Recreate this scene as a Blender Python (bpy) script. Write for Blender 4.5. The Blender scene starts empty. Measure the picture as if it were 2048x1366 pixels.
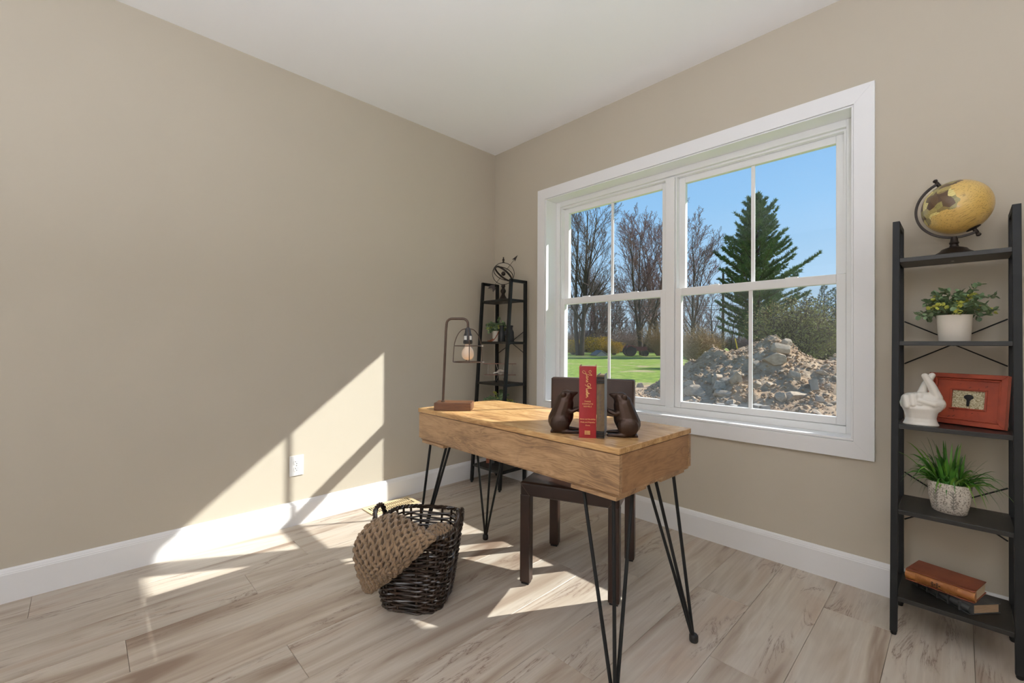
import bpy, bmesh, math, random
import numpy as np
from mathutils import Vector, Matrix, Euler, noise as mnoise

PI = math.pi
random.seed(7)
scn = bpy.context.scene
COL = scn.collection

# ------------------------------------------------------------------ camera
W_PX, H_PX, F_PX = 2048, 1366, 879.211
YAW, PITCH, ROLL = .796318, .0060969, .0054415
CAM = Vector((2.686, -2.422, 1.047))
cy_, sy_ = math.cos(YAW), math.sin(YAW)
_f = Vector((-sy_, cy_, 0)); _r = Vector((cy_, sy_, 0)); _u = Vector((0, 0, 1))
FWD = _f * math.cos(PITCH) + _u * math.sin(PITCH)
_u2 = _u * math.cos(PITCH) - _f * math.sin(PITCH)
RGT = _r * math.cos(ROLL) + _u2 * math.sin(ROLL)
UPV = _u2 * math.cos(ROLL) - _r * math.sin(ROLL)
cd = bpy.data.cameras.new('camera')
cd.sensor_width = 36.0
cd.lens = 36.0 * F_PX / W_PX
cd.clip_start, cd.clip_end = .05, 600
cam = bpy.data.objects.new('camera', cd)
cam.matrix_world = Matrix(((RGT.x, UPV.x, -FWD.x, CAM.x), (RGT.y, UPV.y, -FWD.y, CAM.y), (RGT.z, UPV.z, -FWD.z, CAM.z), (0, 0, 0, 1)))
COL.objects.link(cam)
scn.camera = cam

def ray(x, y): return FWD + RGT * ((x - 1024) / F_PX) - UPV * ((y - 683) / F_PX)
def at_depth(x, y, d): return CAM + ray(x, y) * d
def on_z(x, y, z):
    d = ray(x, y); return CAM + d * ((z - CAM.z) / d.z)
def on_y(x, y, v):
    d = ray(x, y); return CAM + d * ((v - CAM.y) / d.y)

# ------------------------------------------------------------------ sky, sun, exposure
wd = bpy.data.worlds.new('sky'); scn.world = wd; wd.use_nodes = True
nt = wd.node_tree; nt.nodes.clear()
o_ = nt.nodes.new('ShaderNodeOutputWorld'); bg = nt.nodes.new('ShaderNodeBackground')
tc = nt.nodes.new('ShaderNodeTexCoord'); sx = nt.nodes.new('ShaderNodeSeparateXYZ'); rp = nt.nodes.new('ShaderNodeValToRGB')
nt.links.new(tc.outputs['Generated'], sx.inputs[0]); nt.links.new(sx.outputs['Z'], rp.inputs[0])
rp.color_ramp.elements[0].position = 0.0; rp.color_ramp.elements[0].color = (.62, .80, .96, 1)
rp.color_ramp.elements[1].position = .75; rp.color_ramp.elements[1].color = (.13, .36, .86, 1)
e_ = rp.color_ramp.elements.new(.28); e_.color = (.32, .60, .95, 1)
nt.links.new(rp.outputs[0], bg.inputs[0]); bg.inputs[1].default_value = 1.0
nt.links.new(bg.outputs[0], o_.inputs[0])

SUN_DIR = Vector((-1.0, -1.70, -1.355)).normalized()
sl = bpy.data.lights.new('sun', 'SUN'); sl.energy = 11.0; sl.angle = .0093; sl.color = (1.0, .98, .945)
so = bpy.data.objects.new('sun', sl); so.rotation_euler = SUN_DIR.to_track_quat('-Z', 'Y').to_euler(); so.location = (8, 12, 12)
COL.objects.link(so)

FILL_DISC_RADIANCE = 375.0
FILL_GLOBE_RADIANCE = 9.5
vs = scn.view_settings
vs.view_transform = 'Standard'; vs.look = 'None'; vs.exposure = 0.0; vs.gamma = 1.0; vs.use_curve_mapping = False
scn.cycles.max_bounces = 10; scn.cycles.diffuse_bounces = 6; scn.cycles.transparent_max_bounces = 16
scn.cycles.caustics_reflective = False; scn.cycles.caustics_refractive = False
scn.cycles.sample_clamp_indirect = 6.0

# ------------------------------------------------------------------ materials
def srgb(r, g, b):
    f = lambda c: (c / 255 / 12.92) if c / 255 <= .04045 else ((c / 255 + .055) / 1.055) ** 2.4
    return (f(r), f(g), f(b), 1)

class NT:
    def __init__(s, name):
        s.m = bpy.data.materials.new(name); s.m.use_nodes = True
        s.t = s.m.node_tree; s.t.nodes.clear()
        s.out = s.t.nodes.new('ShaderNodeOutputMaterial')
    def n(s, typ, inp=None, **kw):
        nd = s.t.nodes.new('ShaderNode' + typ)
        for k, v in kw.items(): setattr(nd, k, v)
        for k, v in (inp or {}).items(): s.put(nd.inputs[k], v)
        return nd
    def put(s, sock, v):
        if isinstance(v, bpy.types.NodeSocket): s.t.links.new(v, sock)
        else: sock.default_value = v
    def ramp(s, fac, stops, interp='LINEAR'):
        nd = s.t.nodes.new('ShaderNodeValToRGB'); cr = nd.color_ramp; cr.interpolation = interp
        while len(cr.elements) < len(stops): cr.elements.new(.5)
        for e, (p, c) in zip(cr.elements, stops): e.position = p; e.color = c
        s.t.links.new(fac, nd.inputs[0]); return nd.outputs[0]
    def coords(s, scale=(1, 1, 1), kind='Object', loc=None, rot=(0, 0, 0)):
        c = s.n('TexCoord').outputs[kind]
        mp = s.n('Mapping', {'Vector': c, 'Scale': scale, 'Rotation': rot})
        if loc is not None: s.put(mp.inputs['Location'], loc)
        return mp.outputs[0]
    def noise(s, vec, scale=5, detail=5, rough=.55, dist=0):
        return s.n('TexNoise', {'Vector': vec, 'Scale': scale, 'Detail': detail, 'Roughness': rough, 'Distortion': dist}).outputs['Fac']
    def mix(s, fac, a, b, mode='MIX'):
        nd = s.n('Mix', data_type='RGBA', blend_type=mode)
        s.put(nd.inputs[0], fac); s.put(nd.inputs[6], a); s.put(nd.inputs[7], b); return nd.outputs[2]
    def math(s, op, a, b=0.0):
        nd = s.n('Math', operation=op); s.put(nd.inputs[0], a); s.put(nd.inputs[1], b); return nd.outputs[0]
    def bsdf(s, color, rough=.5, metal=0.0, bump=None, bstr=.2, bdist=.01, spec=.5, coat=0.0, sheen=0.0):
        b = s.n('BsdfPrincipled')
        s.put(b.inputs['Base Color'], color); s.put(b.inputs['Roughness'], rough); s.put(b.inputs['Metallic'], metal)
        b.inputs['Specular IOR Level'].default_value = spec
        if coat: b.inputs['Coat Weight'].default_value = coat; b.inputs['Coat Roughness'].default_value = .15
        if sheen: b.inputs['Sheen Weight'].default_value = sheen
        if bump is not None:
            bp = s.n('Bump', {'Height': bump, 'Strength': bstr, 'Distance': bdist}); s.t.links.new(bp.outputs[0], b.inputs['Normal'])
        s.t.links.new(b.outputs[0], s.out.inputs[0]); return s.m

def pbr(name, c1, c2=None, scale=6, stretch=(1, 1, 1), rough=.5, metal=0.0, bump=0.0, bscale=None, bdist=.004, spec=.5, coat=0.0, sheen=0.0):
    k = NT(name); v = k.coords(stretch)
    nz = k.noise(v, scale)
    col = k.ramp(nz, [(.3, c1), (.7, c2)]) if c2 else c1
    bm_ = k.noise(v, bscale or scale * 4) if bump else None
    return k.bsdf(col, rough, metal, bm_, bump, bdist, spec, coat, sheen)

MT = {}
MT['wall'] = pbr('wall_paint', srgb(190, 181, 165), srgb(187, 178, 162), 1.5, rough=.85, bump=.06, bscale=260, bdist=.001, spec=.25)
MT['ceiling'] = pbr('ceiling_paint', srgb(246, 246, 246), rough=.9, bump=.04, bscale=200, bdist=.001, spec=.2)
MT['trim'] = pbr('trim_white', srgb(235, 235, 236), rough=.35, spec=.4)
MT['vinyl'] = pbr('window_vinyl', srgb(236, 236, 236), rough=.3, spec=.45)
MT['black_metal'] = pbr('black_powder_coat', srgb(23, 24, 24), srgb(28, 29, 29), 20, rough=.5, bump=.05, bscale=300, bdist=.0006, spec=.3)
MT['black_board'] = pbr('black_board', srgb(26, 25, 23), srgb(38, 36, 32), 14, (1, 12, 12), rough=.4, bump=.05)
MT['black'] = pbr('matte_black', srgb(18, 18, 18), rough=.5)
MT['dark_steel'] = pbr('dark_steel', srgb(52, 50, 48), srgb(40, 39, 38), 12, rough=.28, metal=.85)
MT['bronze'] = pbr('antique_bronze', srgb(70, 50, 38), srgb(50, 36, 28), 14, rough=.38, metal=.55, bump=.35, bscale=150, bdist=.0015)
MT['bronze_dark'] = pbr('dark_bronze', srgb(48, 38, 30), srgb(36, 28, 24), 25, rough=.45, metal=.5)
MT['rust_metal'] = pbr('brown_metal', srgb(92, 74, 62), srgb(74, 58, 48), 30, rough=.4, metal=.4)
MT['leather'] = pbr('brown_leather', srgb(58, 38, 29), srgb(44, 29, 23), 9, rough=.36, bump=.10, bscale=220, bdist=.0008)
MT['leather_seam'] = pbr('leather_seam', srgb(92, 76, 66), rough=.6)
MT['white_ceramic'] = pbr('white_ceramic', srgb(226, 221, 212), srgb(218, 213, 204), 4, rough=.35, coat=.2)
MT['pot_white'] = pbr('pot_white', srgb(224, 216, 204), rough=.45)
MT['soil'] = pbr('soil', srgb(40, 32, 24), srgb(62, 50, 38), 60, rough=.95, bump=.5, bscale=120)
MT['leaf'] = pbr('eucalyptus_leaf', srgb(96, 122, 90), srgb(134, 154, 110), 30, rough=.5)
MT['leaf_yellow'] = pbr('eucalyptus_young_leaf', srgb(206, 206, 96), srgb(180, 188, 92), 30, rough=.5)
MT['stem'] = pbr('stem', srgb(96, 84, 52), rough=.7)
MT['blade'] = pbr('grass_blade', srgb(44, 96, 34), srgb(86, 140, 48), 14, rough=.4)
MT['blade_light'] = pbr('grass_blade_light', srgb(116, 160, 56), srgb(90, 138, 46), 14, rough=.4)
MT['paper'] = pbr('book_paper', srgb(216, 198, 166), srgb(196, 176, 142), 40, (1, 1, 30), rough=.9)
MT['paper_old'] = pbr('old_book_paper', srgb(186, 156, 122), srgb(140, 112, 86), 40, (1, 1, 60), rough=.9)
MT['red_cloth'] = pbr('red_cover', srgb(150, 28, 32), srgb(140, 24, 28), 60, rough=.45, bump=.05, bscale=400, bdist=.0005)
MT['gold'] = pbr('gold_foil', srgb(236, 200, 130), rough=.35, metal=.3)
MT['book_brown'] = pbr('brown_spine', srgb(112, 92, 66), srgb(88, 70, 50), 60, rough=.5, bump=.1)
MT['book_black'] = pbr('black_band', srgb(24, 24, 26), rough=.35)
MT['book_sky_sheen'] = pbr('sky_sheen_cover', srgb(120, 126, 134), rough=.4)  # grey-blue sky reflection painted into the slim book's cover colour
MT['orange_cover'] = pbr('russet_cover', srgb(138, 74, 48), srgb(122, 62, 42), 20, rough=.5, bump=.08)
MT['orange_spine'] = pbr('tan_spine', srgb(184, 122, 62), srgb(150, 92, 48), 20, rough=.5, bump=.1)
MT['ink'] = pbr('dark_ink', srgb(60, 36, 22), rough=.6)
MT['old_black'] = pbr('worn_black_leather', srgb(74, 74, 72), srgb(40, 40, 40), 30, rough=.5, bump=.3, bscale=80, bdist=.002)
MT['red_wood'] = pbr('distressed_red_wood', srgb(168, 70, 40), srgb(136, 52, 32), 22, (1, 6, 1), rough=.5, bump=.12, bscale=90, bdist=.001)
MT['scuff'] = pbr('dark_scuff', srgb(66, 30, 22), rough=.7)
MT['lamp_wood'] = pbr('walnut_block', srgb(112, 72, 44), srgb(84, 52, 32), 16, (1.5, 12, 12), rough=.42)
MT['brass'] = pbr('socket_black', srgb(44, 42, 42), rough=.45)
MT['label_white'] = pbr('socket_label', srgb(214, 214, 210), rough=.6)
MT['plastic_white'] = pbr('outlet_white', srgb(240, 240, 240), rough=.3)
MT['slot'] = pbr('slot_dark', srgb(20, 20, 20), rough=.8)
MT['vent'] = pbr('vent_tan', srgb(206, 184, 144), rough=.4)
MT['strap'] = pbr('strap_leather', srgb(128, 72, 38), rough=.5)
MT['silver'] = pbr('brushed_silver', srgb(176, 170, 160), srgb(140, 132, 124), 40, rough=.35, metal=.7)
MT['copper'] = pbr('aged_copper', srgb(140, 100, 84), srgb(112, 80, 68), 30, rough=.42, metal=.5)
MT['wicker'] = pbr('dark_wicker', srgb(58, 40, 28), srgb(28, 20, 16), 26, rough=.3, coat=.25)
MT['yarn'] = pbr('taupe_yarn', srgb(146, 120, 92), srgb(118, 96, 72), 40, rough=.95, bump=.5, bscale=420, bdist=.002, sheen=.2)
MT['yarn_base'] = pbr('knit_backing', srgb(98, 78, 58), srgb(78, 62, 46), 120, rough=.95, bump=.6, bscale=300, bdist=.003)
MT['rug_paper'] = pbr('scroll_paper', srgb(206, 196, 160), srgb(160, 146, 108), 130, rough=.8)

def mat_floor():
    k = NT('maple_laminate')
    oi = k.n('ObjectInfo').outputs['Random']
    off = k.n('CombineXYZ', {0: k.math('MULTIPLY', oi, 13.7), 1: k.math('MULTIPLY', oi, 31.3), 2: 0.0}).outputs[0]
    v = k.coords((7.0, .8, 1), 'Object', off)
    n1 = k.noise(v, 1.15, 4, .5, .9)
    base = k.ramp(n1, [(.30, srgb(134, 114, 98)), (.42, srgb(176, 161, 144)), (.56, srgb(199, 189, 175)), (.70, srgb(186, 168, 150)), (.80, srgb(160, 140, 122))])
    v2 = k.coords((40, 1.2, 1), 'Object', off)
    n2 = k.noise(v2, 2.0, 6, .6, .4)
    c = k.mix(k.ramp(n2, [(.35, (0, 0, 0, 1)), (.75, (1, 1, 1, 1))]), k.mix(.22, base, srgb(120, 100, 86)), base)
    v3 = k.coords((5.2, .75, 1), 'Object', off)
    n3 = k.noise(v3, 1.6, 7, .62, 1.6)
    line = k.math('ABSOLUTE', k.math('SUBTRACT', n3, .52))
    crack = k.math('LESS_THAN', line, .0055)
    msk = k.ramp(k.noise(k.coords((2.5, .9, 1), 'Object', off), 2.1, 2), [(.50, (0, 0, 0, 1)), (.60, (1, 1, 1, 1))])
    c = k.mix(k.math('MULTIPLY', k.math('MULTIPLY', crack, msk), .7), c, srgb(92, 74, 62))
    smoke = k.ramp(line, [(.0, (1, 1, 1, 1)), (.05, (0, 0, 0, 1))])
    c = k.mix(k.math('MULTIPLY', k.math('MULTIPLY', smoke, msk), .45), c, srgb(140, 118, 102))
    tone = k.math('ADD', .93, k.math('MULTIPLY', oi, .12))
    c = k.mix(1.0, c, k.n('CombineColor', {0: tone, 1: tone, 2: tone}).outputs[0], 'MULTIPLY')
    return k.bsdf(c, .42, 0, n2, .04, .002, spec=.35)
MT['floor'] = mat_floor()
MT['joint'] = pbr('floor_joint', srgb(128, 114, 100), rough=.9)

def mat_mango(name, stretch, dark, mid, light, rot=(0, 0, 0), fig=1.0, rough=.38):
    k = NT(name)
    v = k.coords(stretch, rot=rot)
    warp = k.noise(v, .9 * fig, 3, .5, .6)
    vv = k.n('VectorMath', {0: v, 1: k.n('CombineXYZ', {0: 0.0, 1: k.math('MULTIPLY', warp, 1.6), 2: k.math('MULTIPLY', warp, 2.2)}).outputs[0]}, operation='ADD').outputs[0]
    w = k.n('TexWave', {'Vector': vv, 'Scale': 3.4, 'Distortion': 5.0, 'Detail': 4.0, 'Detail Scale': 1.6, 'Detail Roughness': .6}, wave_type='BANDS', bands_direction='Z').outputs['Fac']
    n = k.noise(v, 2.2, 5, .6, .5)
    f = k.math('ADD', k.math('MULTIPLY', w, .13), k.math('MULTIPLY', n, .87))
    c = k.ramp(f, [(.30, dark), (.48, mid), (.68, light)])
    smk = k.ramp(k.noise(k.coords((3.2, 5, 7), rot=rot), 1.3, 4, .6, 1.2), [(.54, (0, 0, 0, 1)), (.72, (1, 1, 1, 1))])
    c = k.mix(k.math('MULTIPLY', smk, .55), c, dark)
    fine = k.noise(k.coords((stretch[0] * 4, stretch[1] * 30, stretch[2] * 30), rot=rot), 3.0, 4, .6)
    c = k.mix(k.math('MULTIPLY', fine, .35), c, dark)
    return k.bsdf(c, rough, 0, fine, .06, .002, spec=.45)
MT['mango'] = mat_mango('mango_wood_panel', (2.2, 9, 9), srgb(120, 92, 68), srgb(172, 136, 98), srgb(196, 160, 120))
MT['mango_top'] = mat_mango('mango_wood_top', (1.6, 8, 8), srgb(146, 108, 72), srgb(198, 156, 104), srgb(222, 184, 130), rough=.27)
MT['mango_end'] = mat_mango('mango_wood_end', (7, 2.2, 7), srgb(124, 90, 62), srgb(160, 120, 82), srgb(176, 136, 96), rough=.4)

def mat_glass():
    k = NT('window_glass')
    t = k.n('BsdfTransparent', {'Color': (.97, .985, .98, 1)}); g = k.n('BsdfGlossy', {'Color': (1, 1, 1, 1), 'Roughness': .02})
    m = k.n('MixShader', {0: .02}); k.t.links.new(t.outputs[0], m.inputs[1]); k.t.links.new(g.outputs[0], m.inputs[2])
    k.t.links.new(m.outputs[0], k.out.inputs[0]); return k.m
MT['glass'] = mat_glass()
def mat_screen():
    k = NT('insect_screen')
    t = k.n('BsdfTransparent', {'Color': (1, 1, 1, 1)}); g = k.n('BsdfDiffuse', {'Color': srgb(150, 150, 152)})
    m = k.n('MixShader', {0: .09}); k.t.links.new(t.outputs[0], m.inputs[1]); k.t.links.new(g.outputs[0], m.inputs[2])
    k.t.links.new(m.outputs[0], k.out.inputs[0]); return k.m
MT['screen'] = mat_screen()
def mat_emit(name, col, s):
    k = NT(name); e = k.n('Emission', {'Color': col, 'Strength': s}); k.t.links.new(e.outputs[0], k.out.inputs[0]); return k.m
MT['fill_disc_glow'] = mat_emit('fill_disc_glow', (.92, .98, 1.12, 1), FILL_DISC_RADIANCE)  # emission of the added uplight disc, out of view
MT['fill_globe_glow'] = mat_emit('fill_globe_glow', (.95, .985, 1.06, 1), FILL_GLOBE_RADIANCE)  # emission of the added globe light, out of view
def mat_bulb():
    k = NT('frosted_bulb')
    return k.bsdf(srgb(238, 214, 190), .25, 0, spec=.5, coat=.3)
MT['bulb'] = mat_bulb()

def mat_globe():
    k = NT('antique_globe')
    v = k.coords()
    big = k.noise(v, 14, 5, .6)
    base = k.ramp(k.noise(v, 9, 4), [(.3, srgb(200, 162, 86)), (.7, srgb(218, 184, 108))])
    def land(cx, cy, cz, r):
        d = k.n('VectorMath', {0: v, 1: (cx, cy, cz)}, operation='DISTANCE').outputs['Value']
        return k.math('LESS_THAN', k.math('ADD', d, k.math('MULTIPLY', k.math('SUBTRACT', big, .5), .11)), r)
    m = k.math('MAXIMUM', land(-.035, -.075, .048, .060), k.math('MAXIMUM', land(-.085, -.03, .04, .055), land(.0, -.03, .098, .058)))
    vo = k.n('TexVoronoi', {'Vector': v, 'Scale': 38.0})
    s = k.n('SeparateColor', {0: vo.outputs['Color']}).outputs[0]
    ctry = k.ramp(s, [(.0, srgb(96, 74, 50)), (.22, srgb(150, 140, 84)), (.42, srgb(222, 206, 132)), (.6, srgb(134, 116, 70)), (.76, srgb(84, 62, 44)), (.9, srgb(168, 150, 92))], 'CONSTANT')
    c = k.mix(m, base, ctry)
    hs = k.noise(k.coords((6, 60, 90)), 5, 2, .5)
    c = k.mix(k.math('MULTIPLY', k.math('GREATER_THAN', hs, .60), .5), c, srgb(86, 62, 28))
    return k.bsdf(c, .3, 0, spec=.5, coat=.2)
MT['globe'] = mat_globe()
def mat_stonepot():
    k = NT('speckled_stone_pot'); v = k.coords()
    sp = k.noise(v, 210, 3, .6); c = k.ramp(sp, [(.38, srgb(120, 110, 98)), (.47, srgb(196, 186, 172)), (.7, srgb(214, 206, 194))])
    return k.bsdf(c, .8, 0, sp, .35, .002)
MT['stone_pot'] = mat_stonepot()
MT['pot_relief'] = pbr('pot_leaf_relief', srgb(150, 144, 132), srgb(124, 118, 108), 120, rough=.85)

# outdoors
def mat_ground():
    k = NT('yard_ground'); v = k.coords()
    d = k.n('VectorMath', {0: v, 1: (-1.0, 11.4, -.5)}, operation='DISTANCE').outputs['Value']
    n = k.noise(v, .55, 5, .6)
    f = k.math('ADD', d, k.math('MULTIPLY', k.math('SUBTRACT', n, .5), 8.0))
    dirtf = k.ramp(k.math('DIVIDE', f, 14.0), [(.33, (1, 1, 1, 1)), (.44, (0, 0, 0, 1))])
    g = k.ramp(k.noise(v, 2.2, 6, .65), [(.3, srgb(82, 104, 40)), (.52, srgb(120, 142, 54)), (.72, srgb(164, 168, 90))])
    e = k.ramp(k.noise(v, 5, 7, .7), [(.3, srgb(118, 94, 72)), (.5, srgb(172, 148, 120)), (.72, srgb(206, 186, 156))])
    patch = k.ramp(k.noise(v, .40, 5, .65), [(.54, (0, 0, 0, 1)), (.64, (1, 1, 1, 1))])
    g = k.mix(k.math('MULTIPLY', patch, .8), g, e)
    c = k.mix(dirtf, g, e)
    return k.bsdf(c, .95, 0, k.noise(v, 9, 6, .7), .7, .08, spec=.1)
MT['ground'] = mat_ground()
def mat_dirt():
    k = NT('excavated_soil'); v = k.coords()
    n = k.noise(v, 3.2, 8, .7)
    c = k.ramp(n, [(.3, srgb(146, 116, 90)), (.5, srgb(188, 158, 126)), (.7, srgb(214, 186, 154))])
    return k.bsdf(c, .97, 0, k.noise(v, 14, 8, .75), .9, .06, spec=.08)
MT['dirt'] = mat_dirt()
MT['rock'] = pbr('fieldstone', srgb(164, 144, 122), srgb(200, 178, 152), 3, rough=.9, bump=.5, bscale=9, bdist=.03, spec=.1)
MT['rock_grey'] = pbr('grey_fieldstone', srgb(146, 140, 132), srgb(178, 170, 158), 4, rough=.9, bump=.5, bscale=10, bdist=.03, spec=.1)
MT['paver'] = pbr('concrete_paver', srgb(150, 142, 132), srgb(176, 166, 152), 6, rough=.9)
MT['bark'] = pbr('grey_bark', srgb(92, 80, 72), srgb(62, 54, 50), 3, (6, 6, 1), rough=.95, bump=.4, bscale=12, bdist=.03, spec=.1)
MT['twig'] = pbr('twig_brown', srgb(132, 112, 104), srgb(104, 88, 84), 2, rough=.95, spec=.1)
MT['twig_red'] = pbr('twig_reddish', srgb(150, 116, 108), srgb(116, 92, 90), 2, rough=.95, spec=.1)
MT['twig_tan'] = pbr('twig_tan', srgb(176, 146, 106), srgb(146, 120, 88), 3, rough=.95, spec=.1)
MT['needle'] = pbr('pine_needles', srgb(62, 90, 54), srgb(112, 136, 76), 1.2, rough=.7, spec=.2)
MT['needle_dark'] = pbr('far_pine_needles', srgb(58, 80, 58), srgb(84, 104, 70), 1.2, rough=.7, spec=.2)
MT['olive'] = pbr('olive_buds', srgb(150, 146, 88), srgb(176, 164, 108), 1.5, rough=.8, spec=.1)
MT['forsythia'] = pbr('forsythia_bloom', srgb(232, 190, 40), srgb(206, 160, 32), 2, rough=.8, spec=.1)
MT['brush'] = pbr('brush_twigs', srgb(124, 104, 84), srgb(90, 76, 64), 1, rough=.95, spec=.1)
MT['pole'] = pbr('weathered_pole', srgb(120, 106, 92), srgb(96, 84, 74), 3, (8, 8, 1), rough=.9)
MT['wire'] = pbr('wire_black', srgb(46, 44, 44), rough=.7)
MT['tractor_red'] = pbr('tractor_red', srgb(110, 38, 36), rough=.5)
MT['tractor_blue'] = pbr('tractor_dark', srgb(44, 50, 66), rough=.5)
MT['tyre'] = pbr('tyre', srgb(34, 32, 32), rough=.9)
MT['blue_plastic'] = pbr('navy_plastic', srgb(36, 44, 74), rough=.5)
MT['grey_plastic'] = pbr('grey_roof_plastic', srgb(200, 204, 210), rough=.5)
MT['siding'] = pbr('house_siding', srgb(176, 172, 164), rough=.8)
MT['shingle'] = pbr('grey_shingle', srgb(130, 126, 124), srgb(108, 104, 102), 3, rough=.9)
MT['asphalt'] = pbr('asphalt', srgb(168, 166, 162), rough=.95)
MT['yellow_plastic'] = pbr('yellow_guard', srgb(220, 180, 40), rough=.5)
# ------------------------------------------------------------------ mesh helpers
class MB:
    def __init__(s): s.v = []; s.f = []
    def add(s, vs, fs):
        n = len(s.v); s.v.extend([tuple(p) for p in vs]); s.f.extend([tuple(i + n for i in f) for f in fs]); return s
    def box(s, x0, x1, y0, y1, z0, z1, mat=None):
        vs = [Vector((x, y, z)) for z in (z0, z1) for y in (y0, y1) for x in (x0, x1)]
        if mat: vs = [mat @ p for p in vs]
        return s.add(vs, [(0, 2, 3, 1), (4, 5, 7, 6), (0, 1, 5, 4), (2, 6, 7, 3), (0, 4, 6, 2), (1, 3, 7, 5)])
    def prism(s, poly, axis, a, b, mat=None):
        """poly: 2-D points; extruded along axis from a to b"""
        def P(p, t):
            q = {'x': (t, p[0], p[1]), 'y': (p[0], t, p[1]), 'z': (p[0], p[1], t)}[axis]
            q = Vector(q); return mat @ q if mat else q
        n = len(poly)
        vs = [P(p, a) for p in poly] + [P(p, b) for p in poly]
        fs = [tuple(range(n))[::-1], tuple(range(n, 2 * n))] + [(i, (i + 1) % n, n + (i + 1) % n, n + i) for i in range(n)]
        return s.add(vs, fs)
    def lathe(s, prof, seg=32, mat=None, sx=1, sy=1, cap=True):
        vs = []; fs = []
        for (r, z) in prof:
            for i in range(seg):
                a = 2 * PI * i / seg; p = Vector((r * math.cos(a) * sx, r * math.sin(a) * sy, z)); vs.append(mat @ p if mat else p)
        for j in range(len(prof) - 1):
            for i in range(seg):
                i2 = (i + 1) % seg; fs.append((j * seg + i, j * seg + i2, (j + 1) * seg + i2, (j + 1) * seg + i))
        if cap:
            fs.append(tuple(range(seg))[::-1]); m = (len(prof) - 1) * seg; fs.append(tuple(range(m, m + seg)))
        return s.add(vs, fs)
    def tube(s, pts, rad, seg=8, closed=False, cap=True):
        pts = [Vector(p) for p in pts]; n = len(pts)
        rs = rad if isinstance(rad, (list, tuple)) else [rad] * n
        vs = []; fs = []; prev = None
        for i, p in enumerate(pts):
            if closed: t = pts[(i + 1) % n] - pts[i - 1]
            else: t = pts[min(i + 1, n - 1)] - pts[max(i - 1, 0)]
            t = t.normalized() if t.length > 1e-9 else Vector((0, 0, 1))
            if prev is None:
                a = Vector((0, 0, 1)) if abs(t.z) < .9 else Vector((1, 0, 0)); u = t.cross(a).normalized()
            else:
                u = prev - t * prev.dot(t); u = u.normalized() if u.length > 1e-6 else t.orthogonal().normalized()
            prev = u; w = t.cross(u)
            for k in range(seg):
                a = 2 * PI * k / seg; vs.append(p + (u * math.cos(a) + w * math.sin(a)) * rs[i])
        m = n if closed else n - 1
        for i in range(m):
            i2 = (i + 1) % n
            for k in range(seg):
                k2 = (k + 1) % seg; fs.append((i * seg + k, i * seg + k2, i2 * seg + k2, i2 * seg + k))
        if cap and not closed:
            fs.append(tuple(range(seg))[::-1]); fs.append(tuple(range((n - 1) * seg, n * seg)))
        return s.add(vs, fs)
    def bar(s, a, b, wx, wy, up=None):
        """square bar from a to b"""
        a = Vector(a); b = Vector(b); t = (b - a).normalized()
        up = Vector(up) if up else (Vector((0, 1, 0)) if abs(t.y) < .9 else Vector((1, 0, 0)))
        u = t.cross(up).normalized(); w = t.cross(u)
        vs = []
        for p in (a, b):
            for (i, j) in ((-1, -1), (1, -1), (1, 1), (-1, 1)): vs.append(p + u * i * wx / 2 + w * j * wy / 2)
        return s.add(vs, [(3, 2, 1, 0), (4, 5, 6, 7), (0, 1, 5, 4), (1, 2, 6, 5), (2, 3, 7, 6), (3, 0, 4, 7)])
    def ball(s, c, r, seg=16, rings=10, mat=None):
        c = Vector(c); r = Vector(r) if hasattr(r, '__len__') else Vector((r, r, r))
        vs = []; fs = []
        for j in range(1, rings):
            th = PI * j / rings
            for i in range(seg):
                a = 2 * PI * i / seg; p = Vector((r.x * math.sin(th) * math.cos(a), r.y * math.sin(th) * math.sin(a), r.z * math.cos(th)))
                vs.append(c + (mat @ p if mat else p))
        q0 = Vector((0, 0, r.z)); q1 = Vector((0, 0, -r.z))
        vs += [c + (mat @ q0 if mat else q0), c + (mat @ q1 if mat else q1)]
        t, b = len(vs) - 2, len(vs) - 1
        for j in range(rings - 2):
            for i in range(seg):
                i2 = (i + 1) % seg; fs.append((j * seg + i, (j + 1) * seg + i, (j + 1) * seg + i2, j * seg + i2))
        for i in range(seg):
            i2 = (i + 1) % seg; fs.append((t, i, i2)); m = (rings - 2) * seg; fs.append((b, m + i2, m + i))
        return s.add(vs, fs)
    def capsule(s, a, b, r0, r1, seg=14):
        a = Vector(a); b = Vector(b); t = (b - a).normalized(); pts = []; rs = []
        for k in range(5): th = PI / 2 * (1 - k / 4); pts.append(a - t * r0 * math.sin(th)); rs.append(max(r0 * math.cos(th), 1e-4))
        for k in range(1, 4): pts.append(a.lerp(b, k / 4)); rs.append(r0 + (r1 - r0) * k / 4)
        for k in range(5): th = PI / 2 * k / 4; pts.append(b + t * r1 * math.sin(th)); rs.append(max(r1 * math.cos(th), 1e-4))
        return s.tube(pts, rs, seg)
    def mesh(s, name, mat, smooth=False, angle=40):
        me = bpy.data.meshes.new(name); me.from_pydata([tuple(p) for p in s.v], [], s.f); me.update()
        if mat is not None: me.materials.append(MT[mat] if isinstance(mat, str) else mat)
        if smooth:
            me.polygons.foreach_set('use_smooth', [True] * len(me.polygons))
            if angle < 180: me.set_sharp_from_angle(angle=math.radians(angle))
        return me
    def build(s, name, mat, parent=None, smooth=False, angle=40, bevel=0, seg=2):
        o = link(name, s.mesh(name, mat, smooth, angle), parent)
        if bevel:
            b = o.modifiers.new('bevel', 'BEVEL'); b.width = bevel; b.segments = seg; b.limit_method = 'ANGLE'; b.angle_limit = math.radians(50)
        return o

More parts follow.
